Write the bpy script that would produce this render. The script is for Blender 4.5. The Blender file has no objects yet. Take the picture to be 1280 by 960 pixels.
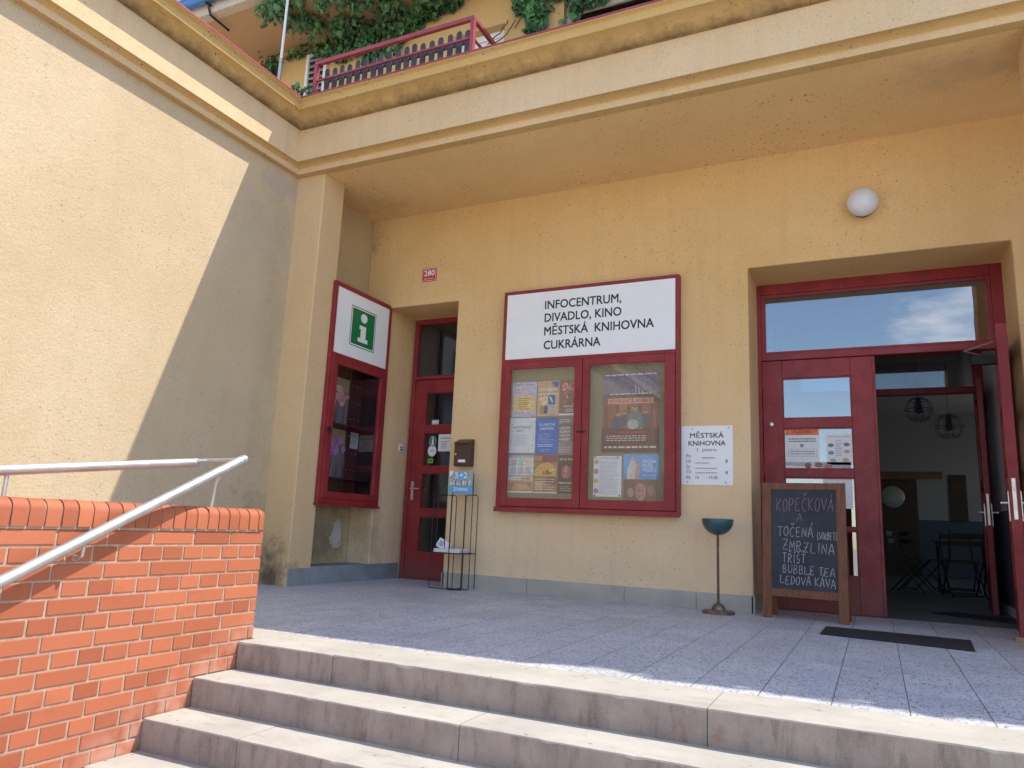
import bpy, bmesh, math, random
from mathutils import Vector, Matrix
R = math.radians
random.seed(7)
SC = bpy.context.scene
COL = SC.collection

# ------------------------------------------------------------------ camera
cam_d = bpy.data.cameras.new('camera')
cam = bpy.data.objects.new('camera', cam_d)
COL.objects.link(cam)
SC.camera = cam
cam_d.sensor_width = 36.0
cam_d.lens = 26.08
cam_d.clip_start = 0.05
cam_d.clip_end = 1000
RIGHT = Vector((0.9002730, 0.4333223, 0.0417161))
DOWN = Vector((-0.0438668, 0.1856406, -0.9816380))
FWD = Vector((-0.4331099, 0.8819123, 0.1861357))
m = Matrix((RIGHT, -DOWN, -FWD)).transposed().to_4x4()
m.translation = Vector((0, 0, 0.70))
cam.matrix_world = m

# ------------------------------------------------------------------ light
SUN_DIR = Vector((1.0, 0.505, 1.70)).normalized()
elev = math.asin(SUN_DIR.z)
azim = math.atan2(SUN_DIR.x, SUN_DIR.y)
world = bpy.data.worlds.new('World')
SC.world = world
world.use_nodes = True
wn = world.node_tree
wn.nodes.clear()
w_out = wn.nodes.new('ShaderNodeOutputWorld')
w_bg = wn.nodes.new('ShaderNodeBackground')
w_sky = wn.nodes.new('ShaderNodeTexSky')
w_sky.sky_type = 'NISHITA'
w_sky.sun_disc = False
w_sky.sun_elevation = elev
w_sky.sun_rotation = azim
w_sky.altitude = 300
w_sky.air_density = 1.0
w_sky.dust_density = 0.5
w_sky.ozone_density = 1.5
w_bg.inputs['Strength'].default_value = 0.15
# fair-weather clouds low over the far side of the square
w_tc = wn.nodes.new('ShaderNodeTexCoord')
w_map = wn.nodes.new('ShaderNodeMapping')
w_map.inputs['Scale'].default_value = (1, 1, 2.4)
w_no = wn.nodes.new('ShaderNodeTexNoise')
w_no.inputs['Scale'].default_value = 2.6
w_no.inputs['Detail'].default_value = 7
w_no.inputs['Roughness'].default_value = 0.6
w_rp = wn.nodes.new('ShaderNodeValToRGB')
w_rp.color_ramp.elements[0].position = 0.56
w_rp.color_ramp.elements[1].position = 0.70
w_mix = wn.nodes.new('ShaderNodeMix')
w_mix.data_type = 'RGBA'
w_mix.inputs[7].default_value = (7.5, 7.6, 7.8, 1)
wn.links.new(w_tc.outputs['Generated'], w_map.inputs['Vector'])
wn.links.new(w_map.outputs[0], w_no.inputs['Vector'])
wn.links.new(w_no.outputs['Fac'], w_rp.inputs['Fac'])
wn.links.new(w_rp.outputs['Color'], w_mix.inputs[0])
wn.links.new(w_sky.outputs['Color'], w_mix.inputs[6])
wn.links.new(w_mix.outputs[2], w_bg.inputs['Color'])
wn.links.new(w_bg.outputs[0], w_out.inputs['Surface'])

sun_d = bpy.data.lights.new('sun', 'SUN')
sun_d.energy = 2.6
sun_d.angle = R(0.5)
sun_d.color = (1.0, 0.93, 0.82)
sun = bpy.data.objects.new('sun', sun_d)
COL.objects.link(sun)
sun.location = (20, 10, 34)
sun.rotation_euler = SUN_DIR.to_track_quat('Z', 'Y').to_euler()

SC.view_settings.view_transform = 'Standard'
SC.view_settings.look = 'None'
SC.view_settings.exposure = 1.2
SC.view_settings.gamma = 1.0
SC.view_settings.use_curve_mapping = False
SC.cycles.max_bounces = 10
SC.cycles.diffuse_bounces = 6
SC.cycles.transparent_max_bounces = 12


# ------------------------------------------------------------------ node helper
class NT:
    def __init__(s, name):
        s.m = bpy.data.materials.new(name)
        s.m.use_nodes = True
        s.t = s.m.node_tree
        s.t.nodes.clear()
        s.out = s.t.nodes.new('ShaderNodeOutputMaterial')

    def n(s, typ, **k):
        nd = s.t.nodes.new(typ)
        for a, b in k.items():
            setattr(nd, a, b)
        return nd

    def set(s, sock, v):
        if isinstance(v, bpy.types.NodeSocket):
            s.t.links.new(v, sock)
        elif isinstance(v, (tuple, list)) and len(v) == 3 and sock.type == 'RGBA':
            sock.default_value = (*v, 1)
        else:
            sock.default_value = v

    def math(s, op, a, b=0.0, c=0.0, clamp=False):
        nd = s.n('ShaderNodeMath', operation=op, use_clamp=clamp)
        s.set(nd.inputs[0], a)
        s.set(nd.inputs[1], b)
        s.set(nd.inputs[2], c)
        return nd.outputs[0]

    def pos(s):
        return s.n('ShaderNodeNewGeometry').outputs['Position']

    def sep(s, v):
        nd = s.n('ShaderNodeSeparateXYZ')
        s.set(nd.inputs[0], v)
        return nd.outputs

    def mapping(s, v, scale=(1, 1, 1), loc=(0, 0, 0), rot=(0, 0, 0)):
        nd = s.n('ShaderNodeMapping')
        s.set(nd.inputs['Vector'], v)
        nd.inputs['Scale'].default_value = scale
        nd.inputs['Location'].default_value = loc
        nd.inputs['Rotation'].default_value = rot
        return nd.outputs[0]

    def noise(s, v, scale, detail=4, rough=0.55):
        nd = s.n('ShaderNodeTexNoise')
        s.set(nd.inputs['Vector'], v)
        nd.inputs['Scale'].default_value = scale
        nd.inputs['Detail'].default_value = detail
        nd.inputs['Roughness'].default_value = rough
        return nd.outputs['Fac']

    def voronoi(s, v, scale, feature='F1', out='Distance'):
        nd = s.n('ShaderNodeTexVoronoi', feature=feature)
        s.set(nd.inputs['Vector'], v)
        nd.inputs['Scale'].default_value = scale
        return nd.outputs[out]

    def rng(s, v, a, b, c=0.0, d=1.0):
        nd = s.n('ShaderNodeMapRange')
        s.set(nd.inputs[0], v)
        nd.inputs[1].default_value = a
        nd.inputs[2].default_value = b
        nd.inputs[3].default_value = c
        nd.inputs[4].default_value = d
        return nd.outputs[0]

    def mix(s, f, a, b, blend='MIX'):
        nd = s.n('ShaderNodeMix', data_type='RGBA', blend_type=blend)
        s.set(nd.inputs[0], f)
        s.set(nd.inputs[6], a)
        s.set(nd.inputs[7], b)
        return nd.outputs[2]

    def bump(s, h, strength=0.3, dist=0.01, normal=None):
        nd = s.n('ShaderNodeBump')
        s.set(nd.inputs['Height'], h)
        nd.inputs['Strength'].default_value = strength
        nd.inputs['Distance'].default_value = dist
        if normal is not None:
            s.set(nd.inputs['Normal'], normal)
        return nd.outputs[0]

    def bsdf(s, color, rough=0.6, metal=0.0, spec=0.5, normal=None, coat=0.0):
        b = s.n('ShaderNodeBsdfPrincipled')
        s.set(b.inputs['Base Color'], color)
        s.set(b.inputs['Roughness'], rough)
        s.set(b.inputs['Metallic'], metal)
        s.set(b.inputs['Specular IOR Level'], spec)
        if coat:
            b.inputs['Coat Weight'].default_value = coat
        if normal is not None:
            s.set(b.inputs['Normal'], normal)
        s.t.links.new(b.outputs[0], s.out.inputs['Surface'])
        return s.m


def simple(name, c, rough=0.6, metal=0.0, spec=0.5, vary=0.10, scale=14, bump=0.0):
    t = NT(name)
    p = t.pos()
    f = t.noise(p, scale, 5)
    lo = tuple(x * (1 - vary) for x in c)
    hi = tuple(min(1, x * (1 + vary)) for x in c)
    cc = t.mix(t.rng(f, 0.3, 0.7), lo, hi)
    nr = t.bump(t.noise(p, scale * 9, 3), bump, 0.004) if bump else None
    r = t.rng(t.noise(p, scale * 2.3, 4), 0.3, 0.7, max(0.02, rough - 0.08), min(1, rough + 0.08))
    return t.bsdf(cc, r, metal, spec, nr)


PLAS = (0.66, 0.455, 0.20)


def plaster(name, base=PLAS, specks=0.5, stains=(), grain=1.0, peel=None, streak=0.0, fade=None, soot=None, cracks=0.0):
    """rough-cast ochre stucco with mould specks and local stains of their own shape"""
    t = NT(name)
    p = t.pos()
    big = t.noise(p, 0.9, 4, 0.6)
    fine = t.noise(p, 75, 5, 0.7)
    med = t.noise(p, 9, 5, 0.65)
    c = t.mix(t.rng(big, 0.3, 0.7), tuple(x * k for x, k in zip(base, (0.93, 0.91, 0.86))),
              tuple(x * k for x, k in zip(base, (1.05, 1.06, 1.10))))
    c = t.mix(t.rng(med, 0.35, 0.72, 0, 0.35), c, tuple(x * k for x, k in zip(base, (0.90, 0.90, 0.95))))
    c = t.mix(t.rng(fine, 0.30, 0.52, 0.42, 0.0), c, tuple(x * 0.55 for x in base))
    if fade:
        # colour turns paler towards the foot of the wall
        zz = t.math('ADD', t.sep(p)[2], t.rng(t.noise(p, 1.3, 4), 0.25, 0.75, -0.8, 0.8))
        c = t.mix(t.rng(zz, fade[1], fade[2], 0.85, 0.0), c, fade[0])
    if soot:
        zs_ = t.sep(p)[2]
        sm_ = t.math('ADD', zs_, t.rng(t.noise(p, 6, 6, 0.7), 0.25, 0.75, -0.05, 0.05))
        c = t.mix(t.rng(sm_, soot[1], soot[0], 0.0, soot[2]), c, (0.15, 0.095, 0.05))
    if streak:
        sv = t.mapping(p, (7, 7, 0.5))
        c = t.mix(t.rng(t.noise(sv, 1.0, 5, 0.6), 0.5, 0.78, 0, streak), c, (0.30, 0.25, 0.18))
    if specks:
        v = t.voronoi(t.mapping(p, (1, 1, 1.25)), 24)
        patch = t.rng(t.noise(p, 1.7, 3, 0.6), 0.40, 0.60)
        sm = t.noise(p, 26, 3)
        sp = t.math('MULTIPLY', t.rng(v, 0.14, 0.26, 1, 0), t.math('MULTIPLY', patch, t.rng(sm, 0.45, 0.58)))
        c = t.mix(t.math('MULTIPLY', sp, specks, clamp=True), c, (0.10, 0.08, 0.055))
    if cracks:
        wv = t.n('ShaderNodeTexNoise')
        t.set(wv.inputs['Vector'], p)
        wv.inputs['Scale'].default_value = 2.2
        wv.inputs['Detail'].default_value = 6
        wa = t.n('ShaderNodeVectorMath', operation='MULTIPLY_ADD')
        t.set(wa.inputs[0], wv.outputs['Color'])
        wa.inputs[1].default_value = (0.9, 0.9, 0.9)
        t.set(wa.inputs[2], p)
        ed = t.voronoi(wa.outputs[0], 0.55, 'DISTANCE_TO_EDGE')
        cm = t.math('MULTIPLY', t.rng(ed, 0.0016, 0.0042, 1, 0), t.rng(t.noise(p, 0.9, 3), 0.50, 0.62, 0, cracks))
        c = t.mix(cm, c, (0.16, 0.11, 0.07))
    for (cx, cy, cz, rx, ry, rz, col, amt, hard) in stains:
        q = t.n('ShaderNodeVectorMath', operation='SUBTRACT')
        t.set(q.inputs[0], p)
        q.inputs[1].default_value = (cx, cy, cz)
        q2 = t.n('ShaderNodeVectorMath', operation='DIVIDE')
        t.set(q2.inputs[0], q.outputs[0])
        q2.inputs[1].default_value = (rx, ry, rz)
        ln = t.n('ShaderNodeVectorMath', operation='LENGTH')
        t.set(ln.inputs[0], q2.outputs[0])
        nn = t.noise(p, 7.0 / max(0.15, min(rx, ry, rz)) * 0.25, 6, 0.7)
        d = t.math('ADD', ln.outputs['Value'], t.rng(nn, 0.25, 0.75, -0.65, 0.65))
        msk = t.rng(d, 1.0, 1.0 - hard, 0, amt)
        c = t.mix(msk, c, col)
    h = t.math('ADD', t.math('MULTIPLY', t.noise(p, 120, 3, 0.6), 0.6), t.math('MULTIPLY', t.noise(p, 38, 4, 0.6), 0.8))
    h = t.math('ADD', h, t.math('MULTIPLY', t.noise(p, 3.0, 3), 1.2))
    nr = t.bump(h, 0.55 * grain, 0.010)
    return t.bsdf(c, 0.93, 0, 0.2, nr)


DIRT = (0.13, 0.095, 0.065)
GREY = (0.36, 0.32, 0.27)
M = {}
M['plaster'] = plaster('plaster', (0.74, 0.488, 0.215), fade=((0.79, 0.60, 0.40), 0.2, 3.2), specks=0.6, streak=0.16, stains=[
    (-5.40, 7.28, 0.5, 0.35, 0.3, 0.55, (0.33, 0.25, 0.12), 0.5, 0.8),
    (-2.9, 7.28, 0.30, 2.3, 0.2, 0.25, (0.60, 0.48, 0.31), 0.35, 0.9),
    (-5.62, 7.0, 4.2, 0.25, 0.5, 0.35, (0.24, 0.18, 0.09), 0.55, 0.9)])
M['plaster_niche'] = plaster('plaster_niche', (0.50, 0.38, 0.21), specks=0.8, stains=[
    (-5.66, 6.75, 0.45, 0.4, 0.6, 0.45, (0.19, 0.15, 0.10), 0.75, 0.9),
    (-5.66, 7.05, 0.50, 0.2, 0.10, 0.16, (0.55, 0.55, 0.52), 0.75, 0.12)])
M['plaster_side'] = plaster('plaster_side', (0.575, 0.445, 0.285), streak=0.12, specks=0.45, grain=1.25, stains=[
    (-5.71, 5.80, 0.10, 0.6, 0.45, 0.85, DIRT, 0.85, 0.9),
    (-5.71, 5.70, 4.25, 0.3, 0.30, 0.17, (0.46, 0.37, 0.30), 0.8, 0.2),
    (-5.71, 5.75, 2.6, 0.4, 0.26, 1.9, (0.42, 0.34, 0.21), 0.55, 0.9),
    (-5.71, 5.45, 3.7, 0.4, 0.6, 0.55, (0.38, 0.33, 0.26), 0.45, 0.9)])
M['plaster_pillar'] = plaster('plaster_pillar', (0.69, 0.485, 0.265), streak=0.10, specks=0.20, stains=[
    (-5.55, 5.93, 0.05, 0.28, 0.3, 0.5, DIRT, 0.9, 0.9)])
M['plaster_soffit'] = plaster('plaster_soffit', (0.80, 0.555, 0.26), specks=1.0, grain=0.7, stains=[
    (0.85, 6.35, 4.45, 0.75, 0.32, 0.4, (0.36, 0.26, 0.20), 0.40, 0.9),
    (-5.2, 6.9, 4.45, 0.5, 0.4, 0.4, (0.34, 0.22, 0.09), 0.35, 0.9)])
M['plaster_frieze'] = plaster('plaster_frieze', (0.70, 0.520, 0.312), streak=0.22, specks=0.40, grain=0.9)
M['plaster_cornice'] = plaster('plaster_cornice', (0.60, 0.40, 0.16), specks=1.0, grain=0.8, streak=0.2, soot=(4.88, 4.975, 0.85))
M['plaster_mould'] = plaster('plaster_mould', (0.60, 0.40, 0.16), specks=1.0, grain=0.8, streak=0.2)
M['upper_wall'] = plaster('upper_wall', (0.62, 0.42, 0.185), specks=0.3, grain=0.8)
M['upper_soffit'] = plaster('upper_soffit', (0.50, 0.33, 0.20), specks=0.0, grain=0.5)

M['red'] = None
t = NT('red_paint')
p = t.pos()
c = t.mix(t.rng(t.noise(p, 5, 5), 0.35, 0.7), (0.225, 0.018, 0.022), (0.30, 0.030, 0.032))
c = t.mix(t.rng(t.noise(t.mapping(p, (60, 60, 6)), 1.0, 4), 0.58, 0.8, 0, 0.5), c, (0.33, 0.07, 0.06))
wear = t.rng(t.noise(p, 22, 6, 0.7), 0.62, 0.72, 0, 0.6)
zd = t.math('ADD', t.sep(p)[2], t.rng(t.noise(p, 5, 5), 0.3, 0.7, -0.15, 0.15))
c = t.mix(t.rng(zd, 0.02, 0.38, 0.5, 0), c, (0.20, 0.085, 0.075))
c = t.mix(wear, c, (0.36, 0.13, 0.10))
nr = t.bump(t.noise(t.mapping(p, (45, 45, 5)), 1.0, 4), 0.18, 0.003)
M['red'] = t.bsdf(c, t.rng(t.noise(p, 9, 4), 0.3, 0.7, 0.34, 0.55), 0, 0.4, nr)
M['red_trim'] = simple('red_trim', (0.31, 0.05, 0.06), 0.45, vary=0.2, scale=6)

M['white_panel'] = simple('white_panel', (0.80, 0.80, 0.79), 0.35, vary=0.03, scale=3)
M['paper'] = simple('paper', (0.78, 0.78, 0.78), 0.7, vary=0.04, scale=20)
M['black_ink'] = simple('black_ink', (0.012, 0.012, 0.014), 0.45, vary=0.2)
M['grey_ink'] = simple('grey_ink', (0.24, 0.24, 0.27), 0.6, vary=0.2)
M['green_sign'] = simple('green_sign', (0.004, 0.185, 0.055), 0.4, vary=0.1, scale=4)
M['green_line'] = simple('green_line', (0.002, 0.075, 0.024), 0.4)
M['cavity'] = simple('dark_cavity', (0.035, 0.013, 0.018), 0.8, vary=0.2)
M['cork'] = simple('cork_board', (0.27, 0.24, 0.15), 0.9, vary=0.15, scale=60)
M['steel'] = simple('galvanised_steel', (0.50, 0.50, 0.49), 0.52, 0.8, vary=0.10, scale=9)
M['brushed'] = simple('brushed_metal', (0.70, 0.67, 0.62), 0.38, 0.9, vary=0.06)
M['dark_metal'] = simple('dark_metal', (0.025, 0.025, 0.026), 0.5, 0.3, vary=0.2)
M['brown_metal'] = simple('brown_metal', (0.075, 0.042, 0.032), 0.38, 0.25, vary=0.15)
M['rust'] = simple('rusty_stem', (0.15, 0.082, 0.066), 0.55, 0.45, vary=0.35, scale=20, bump=0.1)
M['rust_base'] = simple('worn_base', (0.20, 0.135, 0.105), 0.4, 0.55, vary=0.45, scale=14)
M['opal'] = simple('opal_glass', (0.66, 0.66, 0.68), 0.18, vary=0.06, scale=10)
M['rubber'] = simple('rubber', (0.02, 0.021, 0.024), 0.85, vary=0.3, scale=80, bump=0.6)
M['white_pvc'] = simple('white_pvc', (0.74, 0.75, 0.76), 0.4, vary=0.04)
M['blue_gutter'] = simple('blue_gutter', (0.05, 0.20, 0.55), 0.35, 0.1, vary=0.1)
M['eave_board'] = simple('eave_board', (0.52, 0.46, 0.38), 0.7, vary=0.12)
M['leaf_a'] = simple('ivy_leaf_dark', (0.032, 0.105, 0.036), 0.5, vary=0.35, scale=5)
M['leaf_b'] = simple('ivy_leaf_light', (0.075, 0.20, 0.06), 0.5, vary=0.3, scale=5)
M['twig'] = simple('ivy_stem', (0.10, 0.065, 0.04), 0.85)
M['picket'] = simple('grey_picket', (0.055, 0.055, 0.07), 0.7, vary=0.4, scale=12, bump=0.2)
M['wedge_wood'] = simple('bare_wood', (0.42, 0.23, 0.11), 0.7, vary=0.2, scale=30)
M['inner_light'] = simple('inner_wall_light', (0.42, 0.415, 0.41), 0.8, vary=0.05)
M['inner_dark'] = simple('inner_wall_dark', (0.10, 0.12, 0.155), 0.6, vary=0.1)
M['inner_floor'] = simple('inner_floor', (0.17, 0.165, 0.16), 0.35, vary=0.25, scale=40)
M['inner_ceiling'] = simple('inner_ceiling', (0.70, 0.69, 0.67), 0.9)
M['dark_wood'] = simple('dark_wood', (0.075, 0.045, 0.03), 0.5, vary=0.2)
M['mid_wood'] = simple('mid_wood', (0.20, 0.115, 0.06), 0.5, vary=0.2)


def glass(name, ior=1.52, tint=(0.95, 0.96, 0.96), rough=0.0, gain=1.0):
    """thin window pane: fresnel mirror over clear transmission"""
    t = NT(name)
    fr = t.n('ShaderNodeFresnel')
    bf = t.n('ShaderNodeNewGeometry').outputs['Backfacing']
    t.set(fr.inputs['IOR'], t.rng(bf, 0, 1, ior, 1.0 / ior))
    p = t.pos()
    nr = t.bump(t.noise(p, 2.2, 2), 0.03, 0.02)
    t.set(fr.inputs['Normal'], nr)
    gl = t.n('ShaderNodeBsdfGlossy')
    gl.inputs['Roughness'].default_value = rough
    gl.inputs['Color'].default_value = (1, 1, 1, 1)
    t.set(gl.inputs['Normal'], nr)
    tr = t.n('ShaderNodeBsdfTransparent')
    tr.inputs['Color'].default_value = (*tint, 1)
    mx = t.n('ShaderNodeMixShader')
    f = t.math('MULTIPLY', fr.outputs[0], gain, clamp=True)
    t.set(mx.inputs[0], f)
    t.set(mx.inputs[1], tr.outputs[0])
    t.set(mx.inputs[2], gl.outputs[0])
    t.t.links.new(mx.outputs[0], t.out.inputs['Surface'])
    return t.m


M['glass'] = glass('clear_glass', gain=1.05)
M['coated_glass'] = glass('coated_glass', 2.3, (0.72, 0.74, 0.76), gain=1.35)

# wood of the chalkboard frame
t = NT('stained_wood')
p = t.pos()
g = t.noise(t.mapping(p, (70, 70, 5)), 1.0, 5, 0.6)
c = t.mix(t.rng(g, 0.3, 0.7), (0.115, 0.038, 0.017), (0.225, 0.082, 0.037))
c = t.mix(t.rng(t.noise(p, 18, 5), 0.6, 0.78, 0, 0.5), c, (0.10, 0.045, 0.03))
M['stained_wood'] = t.bsdf(c, 0.5, 0, 0.4, t.bump(g, 0.15, 0.002))
# slate
t = NT('slate')
p = t.pos()
c = t.mix(t.rng(t.noise(t.mapping(p, (3, 3, 1.5)), 2.0, 6, 0.65), 0.3, 0.75), (0.030, 0.034, 0.045), (0.062, 0.066, 0.082))
M['slate'] = t.bsdf(c, 0.75, 0, 0.3)
M['chalk_white'] = simple('chalk_white', (0.44, 0.46, 0.48), 0.95, vary=0.35, scale=160)
M['chalk_pink'] = simple('chalk_pink', (0.34, 0.20, 0.25), 0.95, vary=0.4, scale=160)
# ashtray bowl enamel
t = NT('blue_enamel')
p = t.pos()
c = t.mix(t.rng(t.noise(p, 12, 5), 0.3, 0.7), (0.035, 0.085, 0.10), (0.07, 0.14, 0.155))
M['blue_enamel'] = t.bsdf(c, 0.35, 0.3, 0.5)

# bricks: shade of each brick rides on a per-brick attribute
t = NT('klinker_brick')
p = t.pos()
at = t.n('ShaderNodeAttribute', attribute_name='shade')
fac = at.outputs['Fac']
c = t.mix(fac, (0.33, 0.092, 0.043), (0.475, 0.148, 0.070))
c = t.mix(t.rng(t.noise(p, 30, 5, 0.7), 0.35, 0.75, 0, 0.45), c, (0.40, 0.12, 0.058))
c = t.mix(t.rng(t.noise(p, 4.0, 5, 0.7), 0.58, 0.78, 0, 0.45), c, (0.24, 0.075, 0.045))
z = t.sep(p)
# lime bloom in the courses next to the wet steps
line = t.math('SUBTRACT', z[2], t.math('MULTIPLY', t.math('SUBTRACT', z[1], 3.36), 0.512))
lime = t.math('MULTIPLY', t.rng(line, 0.02, 0.20, 1, 0), t.rng(t.noise(p, 11, 4), 0.35, 0.62))
c = t.mix(t.math('MULTIPLY', lime, 0.55), c, (0.56, 0.34, 0.27))
M['brick'] = t.bsdf(c, 0.62, 0, 0.35, t.bump(t.noise(p, 90, 4), 0.18, 0.003))
t = NT('brick_mortar')
p = t.pos()
c = t.mix(t.rng(t.noise(p, 24, 5), 0.3, 0.7), (0.33, 0.245, 0.18), (0.47, 0.365, 0.275))
M['mortar'] = t.bsdf(c, 0.95, 0, 0.2, t.bump(t.noise(p, 130, 3), 0.5, 0.005))

# granite steps
t = NT('granite_tread')
p = t.pos()
c = t.mix(t.rng(t.noise(p, 2.2, 5, 0.65), 0.3, 0.72), (0.37, 0.348, 0.305), (0.50, 0.47, 0.415))
c = t.mix(t.rng(t.voronoi(p, 160), 0.1, 0.5, 0.28, 0), c, (0.26, 0.24, 0.22))
c = t.mix(t.rng(t.noise(p, 60, 4, 0.7), 0.58, 0.72, 0, 0.35), c, (0.36, 0.33, 0.29))
c = t.mix(t.rng(t.noise(t.mapping(p, (1, 3, 1)), 5, 6, 0.75), 0.54, 0.72, 0, 0.6), c, (0.27, 0.245, 0.21))
c = t.mix(t.rng(t.voronoi(p, 9), 0.05, 0.10, 0.7, 0), c, (0.15, 0.13, 0.11))
M['tread'] = t.bsdf(c, 0.85, 0, 0.3, t.bump(t.noise(p, 110, 4), 0.35, 0.004))
t = NT('granite_riser')
p = t.pos()
c = t.mix(t.rng(t.noise(p, 6, 5, 0.6), 0.3, 0.72), (0.275, 0.222, 0.195), (0.40, 0.33, 0.285))
st = t.noise(t.mapping(p, (19, 19, 3.6)), 1.0, 5, 0.65)
c = t.mix(t.rng(st, 0.50, 0.72, 0, 0.6), c, (0.10, 0.078, 0.068))
c = t.mix(t.rng(t.noise(p, 130, 3, 0.7), 0.52, 0.68, 0, 0.5), c, (0.42, 0.36, 0.31))
c = t.mix(t.rng(t.noise(p, 5.5, 3), 0.66, 0.72, 0, 0.45), c, (0.30, 0.15, 0.08))
M['riser'] = t.bsdf(c, 0.9, 0, 0.25, t.bump(t.noise(p, 90, 4, 0.7), 0.7, 0.006))

# terrazzo terrace tiles
t = NT('terrazzo_tiles')
p = t.pos()
v1 = t.n('ShaderNodeTexVoronoi', feature='F1')
t.set(v1.inputs['Vector'], p)
v1.inputs['Scale'].default_value = 82
hue = t.sep(v1.outputs['Color'])
c = t.mix(t.rng(t.noise(p, 1.4, 4), 0.3, 0.7), (0.47, 0.49, 0.54), (0.56, 0.575, 0.62))
c = t.mix(t.math('MULTIPLY', t.rng(hue[0], 0.58, 0.62), t.rng(v1.outputs['Distance'], 0.42, 0.50, 1, 0)), c, (0.13, 0.13, 0.145))
c = t.mix(t.math('MULTIPLY', t.rng(hue[1], 0.68, 0.72), t.rng(v1.outputs['Distance'], 0.42, 0.50, 0.9, 0)), c, (0.72, 0.71, 0.69))
c = t.mix(t.rng(t.voronoi(p, 150), 0.12, 0.35, 0.4, 0), c, (0.18, 0.18, 0.19))
ax = t.sep(p)
fx = t.math('FRACT', t.math('DIVIDE', t.math('ADD', ax[0], 30.505), 0.30))
fy = t.math('FRACT', t.math('DIVIDE', t.math('ADD', ax[1], 30.04), 0.30))
jx = t.rng(t.math('ABSOLUTE', t.math('SUBTRACT', fx, 0.5)), 0.4905, 0.494)
jy = t.rng(t.math('ABSOLUTE', t.math('SUBTRACT', fy, 0.5)), 0.493, 0.4965)
ix = t.math('FLOOR', t.math('DIVIDE', t.math('ADD', ax[0], 30.505), 0.30))
iy = t.math('FLOOR', t.math('DIVIDE', t.math('ADD', ax[1], 30.04), 0.30))
cb_ = t.n('ShaderNodeCombineXYZ')
t.set(cb_.inputs[0], ix)
t.set(cb_.inputs[1], iy)
wn_ = t.n('ShaderNodeTexWhiteNoise', noise_dimensions='2D')
t.set(wn_.inputs['Vector'], cb_.outputs[0])
tv = t.rng(wn_.outputs['Value'], 0, 1, 0.93, 1.05)
sc_ = t.n('ShaderNodeVectorMath', operation='SCALE')
t.set(sc_.inputs[0], c)
t.set(sc_.inputs[3], tv)
c = sc_.outputs[0]
wearj = t.rng(t.noise(p, 2.1, 4), 0.35, 0.65, 0.10, 0.55)
jm = t.math('MAXIMUM', t.math('MULTIPLY', jx, 0.9), t.math('MULTIPLY', jy, wearj))
c = t.mix(jm, c, (0.10, 0.097, 0.095))
c = t.mix(t.rng(t.noise(p, 3.3, 5, 0.7), 0.60, 0.8, 0, 0.3), c, (0.22, 0.21, 0.21))
nr = t.bump(t.math('SUBTRACT', 1.0, jm), 0.5, 0.002)
M['terrazzo'] = t.bsdf(c, t.rng(t.noise(p, 4, 4), 0.3, 0.7, 0.36, 0.6), 0, 0.4, nr)

# plinth stone, paving
t = NT('plinth_stone')
p = t.pos()
c = t.mix(t.rng(t.noise(p, 3, 5), 0.3, 0.7), (0.35, 0.325, 0.28), (0.47, 0.44, 0.385))
c = t.mix(t.rng(t.voronoi(p, 190), 0.1, 0.45, 0.4, 0), c, (0.16, 0.155, 0.15))
M['plinth'] = t.bsdf(c, 0.75, 0, 0.3, t.bump(t.noise(p, 80, 3), 0.3, 0.003))
t = NT('plinth_blue')
p = t.pos()
c = t.mix(t.rng(t.noise(p, 4, 5), 0.3, 0.7), (0.185, 0.20, 0.215), (0.29, 0.305, 0.32))
c = t.mix(t.rng(t.voronoi(p, 150), 0.1, 0.45, 0.3, 0), c, (0.10, 0.11, 0.12))
M['plinth_blue'] = t.bsdf(c, 0.6, 0, 0.4, t.bump(t.noise(p, 80, 3), 0.3, 0.003))
t = NT('square_paving')
p = t.pos()
c = t.mix(t.rng(t.noise(p, 0.8, 5), 0.3, 0.7), (0.52, 0.49, 0.45), (0.62, 0.59, 0.54))
bt = t.n('ShaderNodeTexBrick')
t.set(bt.inputs['Vector'], p)
bt.inputs['Scale'].default_value = 1.0
bt.inputs['Brick Width'].default_value = 0.2
bt.inputs['Row Height'].default_value = 0.1
bt.inputs['Mortar Size'].default_value = 0.004
c = t.mix(bt.outputs['Fac'], c, (0.16, 0.15, 0.14))
M['paving'] = t.bsdf(c, 0.9, 0, 0.3)


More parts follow.
